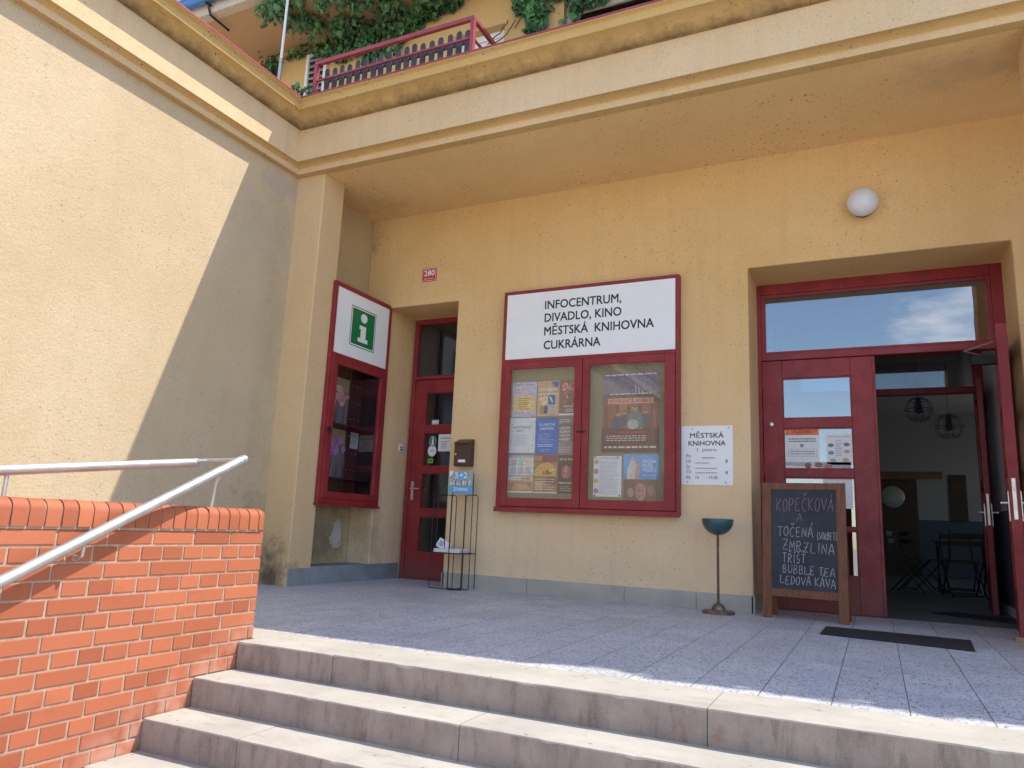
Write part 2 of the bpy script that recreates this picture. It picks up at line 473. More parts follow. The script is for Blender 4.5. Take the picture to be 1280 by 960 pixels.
# ------------------------------------------------------------------ mesh helper
class MB:
    def __init__(s):
        s.v, s.f, s.mi, s.sh = [], [], [], []
        s.T = None

    def add(s, vs, fs, m=0, shade=0.5):
        o = len(s.v)
        if s.T is not None:
            vs = [s.T @ Vector(q) for q in vs]
        s.v += [tuple(q) for q in vs]
        for f in fs:
            s.f.append([i + o for i in f])
            s.mi.append(m)
            s.sh.append(shade)
        return s

    def box(s, x0, x1, y0, y1, z0, z1, m=0, shade=0.5, skip=()):
        vs = [(x, y, z) for z in (z0, z1) for y in (y0, y1) for x in (x0, x1)]
        fs = {'b': (0, 2, 3, 1), 't': (4, 5, 7, 6), 'f': (0, 1, 5, 4), 'k': (2, 6, 7, 3), 'l': (0, 4, 6, 2), 'r': (1, 3, 7, 5)}
        return s.add(vs, [f for k, f in fs.items() if k not in skip], m, shade)

    def prism(s, poly, axis, a0, a1, m=0, shade=0.5):
        """poly: 2-D outline in the two axes other than axis (cyclic order), extruded a0..a1"""
        def p3(q, a):
            return {0: (a, q[0], q[1]), 1: (q[0], a, q[1]), 2: (q[0], q[1], a)}[axis]
        n = len(poly)
        vs = [p3(q, a0) for q in poly] + [p3(q, a1) for q in poly]
        fs = [tuple(range(n)), tuple(range(2 * n - 1, n - 1, -1))]
        fs += [(i, i + n, (i + 1) % n + n, (i + 1) % n) for i in range(n)]
        return s.add(vs, fs, m, shade)

    def tube(s, pts, r, n=12, m=0, caps=True, shade=0.5):
        pts = [Vector(q) for q in pts]
        rings = []
        up = None
        for i, q in enumerate(pts):
            d = (pts[min(i + 1, len(pts) - 1)] - pts[max(i - 1, 0)]).normalized()
            if up is None:
                up = Vector((0, 0, 1)) if abs(d.z) < 0.9 else Vector((1, 0, 0))
            a = d.cross(up).normalized()
            b = a.cross(d).normalized()
            up = b
            rr = r[i] if isinstance(r, (list, tuple)) else r
            rings.append([q + a * rr * math.cos(2 * math.pi * k / n) + b * rr * math.sin(2 * math.pi * k / n) for k in range(n)])
        vs = [q for rg in rings for q in rg]
        fs = []
        for i in range(len(pts) - 1):
            for k in range(n):
                fs.append((i * n + k, i * n + (k + 1) % n, (i + 1) * n + (k + 1) % n, (i + 1) * n + k))
        if caps:
            fs.append(tuple(range(n))[::-1])
            fs.append(tuple(range((len(pts) - 1) * n, len(pts) * n)))
        return s.add(vs, fs, m, shade)

    def lathe(s, prof, c=(0, 0, 0), n=40, m=0, axis='z', cap=True):
        vs, fs = [], []
        for r, h in prof:
            for k in range(n):
                a = 2 * math.pi * k / n
                x, y = r * math.cos(a), r * math.sin(a)
                vs.append((c[0] + x, c[1] + y, c[2] + h) if axis == 'z' else (c[0] + x, c[1] + h, c[2] + y))
        for i in range(len(prof) - 1):
            for k in range(n):
                fs.append((i * n + k, i * n + (k + 1) % n, (i + 1) * n + (k + 1) % n, (i + 1) * n + k))
        if cap:
            fs.append(tuple(range(n)))
            fs.append(tuple(range((len(prof) - 1) * n, len(prof) * n))[::-1])
        return s.add(vs, fs, m)

    def build(s, name, mats, parent=None, bevel=0.0, smooth=False, loc=None, shades=False, seg=2):
        if not isinstance(mats, (list, tuple)):
            mats = [mats]
        org = Vector(loc) if loc is not None else (wloc(parent) if parent else Vector((0, 0, 0)))
        me = bpy.data.meshes.new(name)
        me.from_pydata([tuple(Vector(q) - org) for q in s.v], [], s.f)
        for mm in mats:
            me.materials.append(M[mm] if isinstance(mm, str) else mm)
        me.polygons.foreach_set('material_index', s.mi)
        if shades:
            at = me.attributes.new('shade', 'FLOAT', 'FACE')
            at.data.foreach_set('value', s.sh)
        bm = bmesh.new()
        bm.from_mesh(me)
        bmesh.ops.recalc_face_normals(bm, faces=bm.faces)
        bm.to_mesh(me)
        bm.free()
        if smooth:
            me.polygons.foreach_set('use_smooth', [True] * len(me.polygons))
            me.set_sharp_from_angle(angle=R(40))
        me.update()
        o = bpy.data.objects.new(name, me)
        COL.objects.link(o)
        if parent:
            o.parent = parent
        if loc is not None and not parent:
            o.location = loc
        if bevel:
            b = o.modifiers.new('bevel', 'BEVEL')
            b.width = bevel
            b.segments = seg
            b.limit_method = 'ANGLE'
            b.angle_limit = R(40)
            b.harden_normals = False
        return o


def wloc(o):
    v = Vector((0, 0, 0))
    while o is not None:
        v += Vector(o.location)
        o = o.parent
    return v


def tag(o, label=None, cat=None, group=None, kind=None):
    if label:
        o['label'] = label
    if cat:
        o['category'] = cat
    if group:
        o['group'] = group
    if kind:
        o['kind'] = kind
    return o


def thing(name, label, cat, loc, group=None):
    o = bpy.data.objects.new(name, None)
    o.empty_display_size = 0.1
    COL.objects.link(o)
    o.location = loc
    return tag(o, label, cat, group)


def text_mesh(mb, s, x, z, h, T, m=0, align='LEFT', bold=0.0, width=None, depth=0.0006, shear=0.0, spacing=1.0):
    """flat lettering: cap height h, baseline at (x, z) of the local panel plane, T maps (x, 0, z) to the world"""
    cu = bpy.data.curves.new('lettering', 'FONT')
    cu.body = s
    cu.size = h / 0.70
    cu.align_x = 'LEFT'
    cu.shear = shear
    cu.space_character = spacing
    cu.resolution_u = 3
    ob = bpy.data.objects.new('lettering', cu)
    COL.objects.link(ob)
    bpy.context.view_layer.update()
    dg = bpy.context.evaluated_depsgraph_get()
    me = bpy.data.meshes.new_from_object(ob.evaluated_get(dg))
    bpy.data.objects.remove(ob)
    bpy.data.curves.remove(cu)
    if not len(me.vertices):
        return
    xs = [v.co.x for v in me.vertices]
    lo, hi = min(xs), max(xs)
    k = 1.0
    if width:
        k = width / max(1e-5, hi - lo)
    dx = {'LEFT': 0, 'CENTER': -0.5, 'RIGHT': -1.0}[align] * (hi - lo) * k
    fs = [tuple(p.vertices) for p in me.polygons]
    # heavier lettering: the same glyph laid down again a hair to the side
    shifts = [(0, 0)] if not bold else [(0, 0), (bold, 0), (0, bold), (bold, bold)]
    for i, (sx, sz) in enumerate(shifts):
        vs = [T @ Vector((x + (v.co.x - lo) * k + dx + sx * h, -0.00008 * i, z + v.co.y + sz * h)) for v in me.vertices]
        mb.add(vs, fs, m)
    bpy.data.meshes.remove(me)


def Tback(y):
    return Matrix.Translation((0, y, 0))


# ================================================================== setting
WY = 7.275          # loggia back wall
DY = 7.87           # door plane
LX = -5.33          # loggia side wall / pillar side
PY = 5.93           # pillar front
SX = -5.71          # big side wall
CX = -3.23          # face of the brick cheek wall
GZ = -0.87

g = MB()
g.box(-120, 120, -120, 120, GZ - 0.4, GZ)
tag(g.build('ground', 'paving'), kind='structure')
g = MB()
g.box(-12, 8, 3.63, 8.4, -0.5, 0.0, 0)
tag(g.build('terrace', 'terrazzo'), kind='structure')
g = MB()
g.prism([(3.62, -0.004), (3.62, -0.9), (-4.0, -0.9), (-4.0, -0.86), (3.0, -0.004)], 0, -12, -3.56)
tag(g.build('ramp', 'paving'), kind='structure')

# steps: long granite blocks with rough risers
steps = thing('stone_steps', 'wide worn granite steps climbing from the square to the tiled terrace', 'steps', (0, 3.25, GZ))
JOINTS = {0: [-2.56, -0.65, 1.25, 3.1], 1: [-1.636, 0.35, 2.3], 2: [-2.607, -0.75, 1.2, 3.2], 3: [-1.9, 0.1, 2.1], 4: [-2.7, -0.9, 1.1, 2.9], 5: [-1.8, 0.2, 2.2]}
for k in range(6):
    zt = -0.145 * k
    yf = 3.25 - 0.283 * k
    yb = 3.632 if k == 0 else yf + 0.31
    xs = [CX + 0.006] + JOINTS[k] + [6.0]
    sb = MB()
    for a, b in zip(xs[:-1], xs[1:]):
        j = random.uniform(-0.0025, 0.0025)
        x0, x1 = a + 0.002, b - 0.002
        y0, z0, z1 = yf + j, zt - 0.149, zt + j * 0.4
        n = max(4, int((x1 - x0) / 0.045))
        vs, fs, ms = [], [], []
        w1 = w2 = 0.0
        for q in range(n + 1):
            xx = x0 + (x1 - x0) * q / n
            w1 = 0.75 * w1 + random.gauss(0, 0.0011)
            w2 = 0.75 * w2 + random.gauss(0, 0.0010)
            ch = random.uniform(0.004, 0.011) if random.random() < 0.07 else 0.0
            e = 0.0035 + ch
            if q in (0, n):
                e += 0.004
            vs += [(xx, y0 + w1 * 0.5, z0), (xx, y0 + w1, z1 - e - 0.004), (xx, y0 + e * 0.35 + w1, z1 - e * 0.4 + w2 * 0.4), (xx, y0 + e + 0.004, z1 + w2 * 0.4), (xx, yb, z1), (xx, yb, z0)]
        for q in range(n):
            for c_ in range(6):
                a1, b1 = q * 6 + c_, q * 6 + (c_ + 1) % 6
                fs.append((a1, b1, b1 + 6, a1 + 6))
                ms.append(1 if c_ in (0, 5) else 0)
        fs += [tuple(range(6)), tuple(range(n * 6, n * 6 + 6))]
        ms += [1, 1]
        o0 = len(sb.v)
        sb.v += vs
        sb.f += [[a1 + o0 for a1 in f] for f in fs]
        sb.mi += ms
        sb.sh += [0.5] * len(fs)
    sb.box(CX + 0.02, 5.9, yf + 0.012, yb - 0.01, zt - 0.147, zt - 0.012, 1)
    if k == 0:
        sb.box(-3.70, CX + 0.004, 3.374, yb, zt - 0.149, zt, 0)
    sb.build('step', ['tread', 'riser'], steps)

# ================================================================== brick cheek wall
bw = thing('brick_wall', 'orange brick cheek wall with rounded brick coping beside the steps', 'wall', (-3.4, 1.4, GZ))
WT = 0.30
YE = 3.362
core = MB()
core.box(CX - WT + 0.006, CX - 0.005, -1.6, YE - 0.005, GZ - 0.1, 0.600)
core.build('mortar_core', 'mortar', bw)
br = MB()
row = 0
z = 0.600
while z > GZ - 0.05:
    hb = 0.065
    z1 = z - 0.0045
    z0 = z1 - hb
    if row % 2 == 0:
        ys, L = [YE - 0.2475, ], 0.2475
        y = YE
        pitch = 0.2475
    else:
        y = YE
        pitch = 0.1262
    first = True
    while y > -1.6:
        p_ = pitch
        if first and row % 2 == 1:
            p_ = 0.047
        first = False
        ya, yb = y - p_ + 0.005, y - 0.005
        if abs(y - YE) < 1e-6:
            yb = YE
        yc = (ya + yb) / 2
        if ya < YE:
            j = random.uniform(-0.0012, 0.0012)
            e = random.uniform(-0.0012, 0.0012)
            sh = min(1, max(-0.2, random.gauss(0.5, 0.33)))
            br.box(CX - 0.1, CX + j, ya + e, yb + (0 if yb == YE else e), z0, z1 + e * 0.5, 0, sh)
            br.box(CX - WT, CX - 0.2, ya, yb, z0, z1, 0, sh)
        y -= p_
    # end face headers
    br.box(CX - 0.195, CX - 0.105, YE - 0.10, YE, z0, z1, 0, random.random())
    z -= 0.075
    row += 1
br.build('brick_courses', 'brick', bw, bevel=0.004, shades=True)
cp = MB()
y = YE + 0.012
i = 0
while y > -1.6:
    ya, yb = y - 0.0655, y
    prof = []
    x0, x1, zb, zt, rr = CX - WT - 0.012, CX + 0.012, 0.6085, 0.727, 0.05
    prof += [(x0, zb), (x1, zb)]
    for q in range(0, 7):
        a = R(15 * q)
        prof.append((x1 - rr + rr * math.cos(a), zt - rr + rr * math.sin(a)))
    for q in range(0, 7):
        a = R(90 + 15 * q)
        prof.append((x0 + rr + rr * math.cos(a), zt - rr + rr * math.sin(a)))
    j = random.uniform(-0.0015, 0.0015)
    sh = min(1, max(0, random.gauss(0.5, 0.25)))
    if i == 0:                                  # bull-nosed end brick
        mid = len(cp.v)
        n = len(prof)
        secs = []
        for q in range(0, 7):
            a = R(15 * q)
            yy = ya + (0.0655 - 0.045) + 0.045 * math.sin(a)
            sc = 0.045 * (1 - math.cos(a))
            secs.append((yy, sc))
        secs = [(ya, 0.0)] + secs
        vs = []
        for yy, sc in secs:
            for (px, pz) in prof:
                fx = (px - (x0 + x1) / 2)
                fx = fx * (1 - sc / ((x1 - x0) / 2))
                pz2 = min(pz, zt - sc) if pz > zb + 0.02 else pz
                vs.append(((x0 + x1) / 2 + fx, yy, pz2))
        fs = []
        for a_ in range(len(secs) - 1):
            for b_ in range(n):
                fs.append((a_ * n + b_, a_ * n + (b_ + 1) % n, (a_ + 1) * n + (b_ + 1) % n, (a_ + 1) * n + b_))
        fs.append(tuple(range(n)))
        fs.append(tuple(range((len(secs) - 1) * n, len(secs) * n)))
        cp.add(vs, fs, 0, sh)
    else:
        cp.prism([(a + j, b + j * 0.4) for a, b in prof], 1, ya, yb, 0, sh)
    y -= 0.0735
    i += 1
prof = [(CX - WT - 0.004, 0.597), (CX + 0.004, 0.597)]
rr, x1, x0, zt = 0.047, CX + 0.006, CX - WT - 0.006, 0.722
for q in range(0, 7):
    a = R(15 * q)
    prof.append((x1 - rr + rr * math.cos(a), zt - rr + rr * math.sin(a)))
for q in range(0, 7):
    a = R(90 + 15 * q)
    prof.append((x0 + rr + rr * math.cos(a), zt - rr + rr * math.sin(a)))
cp.prism(prof, 1, -1.6, YE - 0.05, 1)
cp.build('coping', ['brick', 'mortar'], bw, smooth=True, shades=True)

# ================================================================== handrail
hr = thing('handrail', 'galvanised tube handrail sloping down along the brick wall with a level return', 'handrail', (-3.14, 3.0, 0.72))
hb = MB()
XR = CX + 0.086
hb.tube([(XR, 3.045 - 0.0, 0.985), (XR, 3.00, 0.962), (XR, 2.0, 0.459), (XR, 0.7, -0.195), (XR, 0.45, -0.27), (XR, 0.2, -0.27)], 0.0255, 16)
hb.tube([(XR + 0.001, 3.045, 0.985), (XR - 0.005, 3.075, 0.995)], 0.0255, 16)
hb.build('sloping_rail', 'steel', hr, smooth=True)
hb = MB()
hb.tube([(-3.45, 3.02, 0.972), (-3.45, 1.2, 0.745), (-3.45, -1.3, 0.43)], 0.0245, 14)
hb.build('level_rail', 'steel', hr, smooth=True)
hb = MB()
hb.tube([(-3.45, 2.98, 0.975), (-3.40, 3.05, 0.986), (-3.25, 3.06, 0.99), (XR, 3.065, 0.992)], 0.011, 10)
hb.build('link_rod', 'steel', hr, smooth=True)
hb = MB()
hb.tube([(XR - 0.075, 2.945, 0.724), (XR - 0.055, 2.945, 0.86), (XR - 0.01, 2.945, 0.93)], 0.008, 10)
hb.build('support_post', 'steel', hr, smooth=True)
for yy in (2.20, 0.95):
    zz = 0.459 + (yy - 2.0) * 0.503
    hb = MB()
    hb.tube([(CX - 0.002, yy + 0.02, zz - 0.085), (CX + 0.05, yy, zz - 0.088), (XR - 0.008, yy - 0.0, zz - 0.075), (XR, yy, zz - 0.02)], 0.008, 10)
    hb.lathe([(0.0, 0.0), (0.015, 0.0), (0.015, 0.006), (0.0, 0.008)], (0, 0, 0), 20)
    k = 20 * 4
    for q in range(len(hb.v) - k, len(hb.v)):
        vx, vy, vz = hb.v[q]
        hb.v[q] = (CX - 0.001 + vz, yy + 0.02 + vx, zz - 0.085 + vy)
    hb.build('bracket', 'steel', hr, smooth=True)
for yy in (2.0, 0.3):
    hb = MB()
    hb.tube([(-3.45, yy, 0.715), (-3.45, yy, 0.745 + (yy - 1.2) * 0.125)], 0.009, 10)
    hb.build('support_post', 'steel', hr, smooth=True)

# ================================================================== the building
bd = thing('civic_building', 'ochre stucco corner building with recessed entrance loggia and red doors', 'building', (-2.0, 7.0, 0.0))

# back wall of the loggia, one outline with its two door recesses
w = MB()
w.prism([(-5.66, 0), (LX, 0), (LX, 3.27), (-4.325, 3.27), (-4.325, 0), (-1.03, 0), (-1.03, 3.29), (1.16, 3.29), (1.16, 0), (4.6, 0), (4.6, 4.5), (-5.66, 4.5)], 1, WY, DY + 0.11)
w.build('loggia_back_wall', 'plaster', bd, bevel=0.012, seg=3)
# left side of the loggia: niche back
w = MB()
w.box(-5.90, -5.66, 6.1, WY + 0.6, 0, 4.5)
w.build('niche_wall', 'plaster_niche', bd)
# pillars
w = MB()
w.box(-5.9, LX, PY, 6.28, -0.02, 4.47)
w.build('pillar', 'plaster_pillar', bd, bevel=0.014, seg=3)
w = MB()
w.box(1.145, 1.80, PY, 6.28, -0.02, 4.47)
w.build('pillar', 'plaster_pillar', bd, bevel=0.014, seg=3)
w = MB()
w.box(4.6, 6.4, PY, DY + 0.11, -0.02, 4.47)
w.build('end_wall', 'plaster', bd, bevel=0.014, seg=3)
# soffit and roof slab
w = MB()
w.box(-5.88, 6.4, PY - 0.075, WY + 0.3, 4.45, 4.62)
w.build('loggia_ceiling', 'plaster_soffit', bd)
w = MB()
w.box(-13, 6.4, 5.80, 19.4, 4.62, 5.06)
w.box(-13, -5.64, -7.0, 5.80, 4.62, 5.06)
w.build('roof_slab', 'plaster_frieze', bd)
# side wing
w = MB()
w.box(-9.0, SX, -7.0, 6.0, GZ - 0.1, 4.62)
w.build('side_wall', 'plaster_side', bd)
w = MB()
w.box(SX - 0.01, SX + 0.012, 3.4, PY, -0.02, 0.07)
w.build('side_plinth', 'plinth', bd, bevel=0.004)


def sweep(profile, y_end=-7.0, x_end=6.4, mats='plaster_frieze', name='frieze', seam=True):
    """moulding that turns the inside corner between the side wing and the loggia front"""
    b = MB()
    vs = []
    for (a, bb, z) in profile:
        vs += [(x_end, PY - a, z), (SX + bb, PY - a, z), (SX + bb, y_end, z)]
    fs = []
    for i in range(len(profile) - 1):
        for k in range(2):
            fs.append((i * 3 + k, i * 3 + k + 1, (i + 1) * 3 + k + 1, (i + 1) * 3 + k))
    b.add(vs, fs)
    return b


def arc(a0, b0, z0, a1, b1, z1, n, bulge):
    out = []
    for i in range(n + 1):
        f = i / n
        k = math.sin(math.pi * f) * bulge
        out.append((a0 + (a1 - a0) * f, b0 + (b1 - b0) * f, z0 + (z1 - z0) * f + k))
    return out


# lower two-step moulding under the frieze
prof = [(-0.02, -0.02, 4.443), (0.082, 0.068, 4.441)]
sweep(prof).build('moulding_underside', 'plaster_mould', bd)
prof = [(0.082, 0.068, 4.441), (0.086, 0.072, 4.445), (0.086, 0.072, 4.503)]
sweep(prof).build('moulding_fillet', 'plaster_frieze', bd)
prof = [(0.085, 0.071, 4.500)] + arc(0.088, 0.074, 4.506, 0.197, 0.148, 4.529, 8, 0.010)
sweep(prof).build('moulding_cove', 'plaster_mould', bd, smooth=True)
prof = [(0.197, 0.148, 4.5275), (0.20, 0.15, 4.531), (0.20, 0.15, 4.900)]
sweep(prof).build('frieze', 'plaster_frieze', bd)
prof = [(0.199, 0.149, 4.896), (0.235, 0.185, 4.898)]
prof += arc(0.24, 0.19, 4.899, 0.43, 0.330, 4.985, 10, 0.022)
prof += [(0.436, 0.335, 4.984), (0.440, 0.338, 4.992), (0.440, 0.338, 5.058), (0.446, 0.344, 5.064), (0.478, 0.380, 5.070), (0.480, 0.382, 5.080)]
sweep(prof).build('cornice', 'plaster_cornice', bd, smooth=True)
prof = [(0.47, 0.372, 5.078), (0.486, 0.387, 5.079), (0.486, 0.387, 5.098), (0.44, 0.34, 5.106), (0.15, 0.10, 5.10)]
sweep(prof).build('roof_edge_trim', 'red_trim', bd)
# plinths
w = MB()
for a, b in ((-4.325 + 0.0, -3.30), (-3.296, -2.25), (-2.246, -1.55), (-1.546, -1.03)):
    w.box(a, b, WY - 0.012, WY + 0.05, -0.01, 0.153)
w.box(-1.05, -1.018, WY - 0.012, DY - 0.03, -0.01, 0.150)
w.box(-4.337, -4.30, WY - 0.012, DY - 0.03, -0.01, 0.150)
w.build('plinth', 'plinth', bd, bevel=0.004)
w = MB()
w.box(-5.70, LX + 0.006, 6.275, DY, -0.01, 0.182)
w.box(-5.40, LX + 0.008, PY + 0.004, 6.273, -0.01, 0.172)
w.build('niche_plinth', 'plinth_blue', bd, bevel=0.006)

# ---- upper storey set back behind the roof terrace
UY = 8.0
w = MB()
w.prism([(-13, 5.06), (-5.06, 5.06), (-5.06, 7.44), (-4.27, 7.44), (-4.27, 5.06), (-3.40, 5.06), (-3.40, 7.70), (-0.9, 7.70), (-0.9, 5.06), (6.4, 5.06), (6.4, 8.06), (-13, 8.06)], 1, UY, UY + 0.35)
w.box(-13, 6.4, UY + 0.35, 13.0, 5.06, 8.0)
w.build('upper_wall', 'upper_wall', bd)
w = MB()
w.box(-13, 6.4, 6.95, 13.5, 8.03, 8.16)
w.build('eave', 'upper_soffit', bd)
w = MB()
w.box(-13, 6.4, 6.80, 6.948, 8.02, 8.19)
w.build('eave_board', 'eave_board', bd)
w = MB()
for k in range(12):
    a0, a1 = R(180 + 15 * k), R(195 + 15 * k)
    r_ = 0.085
    w.add([(-13, 6.70 + r_ * math.cos(a0), 8.235 + r_ * math.sin(a0)), (6.4, 6.70 + r_ * math.cos(a0), 8.235 + r_ * math.sin(a0)),
           (6.4, 6.70 + r_ * math.cos(a1), 8.235 + r_ * math.sin(a1)), (-13, 6.70 + r_ * math.cos(a1), 8.235 + r_ * math.sin(a1))], [(0, 1, 2, 3)])
gt = w.build('gutter', 'blue_gutter', bd, smooth=True)
sol = gt.modifiers.new('thick', 'SOLIDIFY')
sol.thickness = 0.006
w = MB()
w.box(-13, 6.4, 6.8, 13.6, 8.20, 8.26)
w.build('roof', 'eave_board', bd)
for bx_ in (-8.62, -6.2):
    w = MB()
    w.box(bx_ - 0.02, bx_ + 0.02, 6.70, 6.79, 8.12, 8.15)
    w.tube([(bx_, 6.74, 8.13), (bx_, 6.80, 7.99), (bx_ + 0.02, 7.15, 7.96)], 0.018, 8)
    w.build('gutter_bracket', 'dark_metal', bd)
w = MB()
w.tube([(-7.15, 6.86, 5.1), (-7.15, 6.86, 8.03)], 0.019, 12)
w.tube([(-7.15, 6.86, 5.1), (-7.15, 6.86, 6.92)], 0.025, 12, 1)
w.build('downpipe', ['white_pvc', 'steel'], bd, smooth=True)
# louvred window
wf = MB()
x0, x1, z0, z1 = -7.75, -7.34, 6.55, 7.84
wf.box(x0, x0 + 0.05, UY - 0.05, UY + 0.01, z0, z1)
wf.box(x1 - 0.05, x1, UY - 0.05, UY + 0.01, z0, z1)
wf.box(x0 + 0.05, x1 - 0.05, UY - 0.05, UY + 0.01, z1 - 0.05, z1)
wf.box(x0 + 0.05, x1 - 0.05, UY - 0.05, UY + 0.01, z0, z0 + 0.05)
wo = wf.build('louvred_window', 'white_pvc', bd, bevel=0.004)
wf = MB()
wf.box(x0 + 0.05, x1 - 0.05, UY - 0.012, UY - 0.004, z0 + 0.05, z1 - 0.05, 0)
k = 0
zz = z0 + 0.1
while zz < z1 - 0.08:
    wf.prism([(UY - 0.045, zz), (UY - 0.04, zz - 0.005), (UY - 0.014, zz + 0.05), (UY - 0.019, zz + 0.055)], 0, x0 + 0.05, x1 - 0.05, 1)
    zz += 0.105
wf.build('louvres', ['dark_metal', 'steel'], wo)
# white terrace door
wf = MB()
wf.box(-5.06, -4.98, UY + 0.12, UY + 0.20, 5.06, 7.44)
wf.box(-4.35, -4.27, UY + 0.12, UY + 0.20, 5.06, 7.44)
wf.box(-4.98, -4.35, UY + 0.12, UY + 0.20, 7.34, 7.44)
wf.box(-4.98, -4.35, UY + 0.13, UY + 0.19, 5.06, 5.9)
wo = wf.build('terrace_door', 'white_pvc', bd, bevel=0.005)
wf = MB()
wf.box(-4.98, -4.35, UY + 0.150, UY + 0.156, 7.20, 7.34, 1)
wf.box(-4.98, -4.35, UY + 0.150, UY + 0.156, 5.9, 7.196, 0)
wf.build('window_pane', ['coated_glass', 'white_pvc'], wo)
wf = MB()
wf.box(-3.40, -3.33, UY + 0.10, UY + 0.18, 5.06, 7.70)
wf.box(-0.97, -0.9, UY + 0.10, UY + 0.18, 5.06, 7.70)
wf.box(-3.33, -0.97, UY + 0.10, UY + 0.18, 7.62, 7.70)
wf.box(-2.20, -2.13, UY + 0.10, UY + 0.18, 5.06, 7.62)
wo = wf.build('terrace_window', 'white_pvc', bd, bevel=0.005)
for a, b in ((-3.33, -2.20), (-2.13, -0.97)):
    wf = MB()
    wf.box(a, b, UY + 0.14, UY + 0.146, 5.06, 7.62)
    wf.build('window_pane', 'coated_glass', wo)
wf = MB()
wf.box(-3.33, -0.97, UY + 0.02, UY + 0.08, 7.40, 7.62, 0)
wf.box(-3.33, -0.97, UY + 0.03, UY + 0.07, 7.30, 7.392, 0)
wf.build('roller_blind', 'eave_board', wo, bevel=0.004)
wf = MB()
wf.box(-13, 6.4, UY + 0.345, UY + 0.348, 5.2, 7.9)  # dark sheet behind the panes, standing in for unlit rooms
wf.build('dark_backing', 'cavity', bd)


# ---- doors
def frame_bars(mb, x0, x1, z0, z1, wl, wr, wt, wb, y0, y1):
    mb.box(x0, x0 + wl, y0, y1, z0, z1)
    mb.box(x1 - wr, x1, y0, y1, z0, z1)
    if wt:
        mb.box(x0 + wl, x1 - wr, y0, y1, z1 - wt, z1)
    if wb:
        mb.box(x0 + wl, x1 - wr, y0, y1, z0, z0 + wb)


def door_leaf(T, W, H, panes, parent, st_l=0.17, st_r=0.20, name='door_leaf', th=0.055, label=None, glassm='coated_glass', sides=(-1, 1)):
    """leaf in its own coordinates: u 0..W across, t 0..th deep, z up; T places it"""
    mb = MB()
    mb.T = T
    mb.box(0, st_l, 0, th, 0.008, H)
    mb.box(W - st_r, W, 0, th, 0.008, H)
    zs = [0.008] + [v for pz in panes for v in pz] + [H]
    for a, b in zip(zs[0::2], zs[1::2]):
        mb.box(st_l, W - st_r, 0.002, th - 0.002, a, b)
    o = mb.build(name, 'red', parent, bevel=0.004)
    if label:
        o['label'] = label
    for (a, b) in panes:
        gm = MB()
        gm.T = T
        gm.box(st_l, W - st_r, th * 0.5 - 0.003, th * 0.5 + 0.003, a, b)
        gm.build('glass_pane', glassm, o)
        bd_ = MB()
        bd_.T = T
        for t0 in (0.012, th - 0.020):
            bd_.box(st_l, st_l + 0.012, t0, t0 + 0.008, a, b)
            bd_.box(W - st_r - 0.012, W - st_r, t0, t0 + 0.008, a, b)
            bd_.box(st_l + 0.012, W - st_r - 0.012, t0, t0 + 0.008, b - 0.012, b)
            bd_.box(st_l + 0.012, W - st_r - 0.012, t0, t0 + 0.008, a, a + 0.012)
        bd_.build('glazing_bead', 'red', o)
    return o


def handle(T, u, z, parent, side=1, t0=0.0, t1=0.055, both=True, ms='brushed'):
    mb = MB()
    mb.T = T
    for t, d in ((t0, -1), (t1, 1)) if both else ((t0, -1),):
        a, b = (t - 0.008, t - 0.0005) if d < 0 else (t + 0.0005, t + 0.008)
        mb.box(u - 0.018, u + 0.018, a, b, z - 0.14, z + 0.09)
        e = t + d * 0.05
        mb.tube([(u, t + d * 0.004, z), (u, e, z)], 0.010, 12)
        mb.tube([(u, e, z), (u + side * 0.03, e + d * 0.004, z), (u + side * 0.12, e, z - 0.003)], 0.0095, 12)
    return mb.build('handle', ms, parent, smooth=True)


PANES_R = [(0.35, 0.775), (0.805, 1.28), (1.36, 1.772), (1.868, 2.285)]
# right entrance: frame with transom
fr = MB()
frame_bars(fr, -1.05, 1.165, -0.01, 3.295, 0.055, 0.10, 0.11, 0.0, DY, DY + 0.10)
fr.box(-0.995, 1.065, DY - 0.004, DY + 0.104, 2.475, 2.545)
fr.build('door_frame', 'red', bd, bevel=0.005)
fo = bd.children[-1]
fr = MB()
fr.box(-0.995, 1.065, DY + 0.045, DY + 0.051, 2.545, 3.185)
fr.build('transom_pane', 'coated_glass', fo)
fr = MB()
frame_bars(fr, -0.995, 1.065, 2.546, 3.184, 0.045, 0.040, 0.03, 0.022, DY + 0.012, DY + 0.040)
fr.build('transom_sash', 'red', fo, bevel=0.003)
# fixed left leaf
T = Matrix.Translation((-0.99, DY + 0.012, 0.0))
lf = door_leaf(T, 1.045, 2.47, PANES_R, bd, 0.19, 0.215)
kb = MB()
kb.lathe([(0.0, -0.03), (0.012, -0.03), (0.022, -0.024), (0.024, -0.016), (0.014, -0.008), (0.018, 0.0), (0.0, 0.0)], (-0.91, DY + 0.012, 1.81), 24, axis='y', cap=False)
kb.build('knob', 'brushed', lf, smooth=True)
for zz in (0.35, 1.3, 2.2):
    hg = MB()
    hg.tube([(-0.996, DY + 0.004, zz), (-0.996, DY + 0.004, zz + 0.13)], 0.009, 10)
    hg.build('hinge', 'red', lf, smooth=True)
as_ = MB()
as_.box(0.035, 0.060, DY - 0.004, DY + 0.011, 0.012, 2.465)
as_.build('meeting_strip', 'red', lf, bevel=0.003)
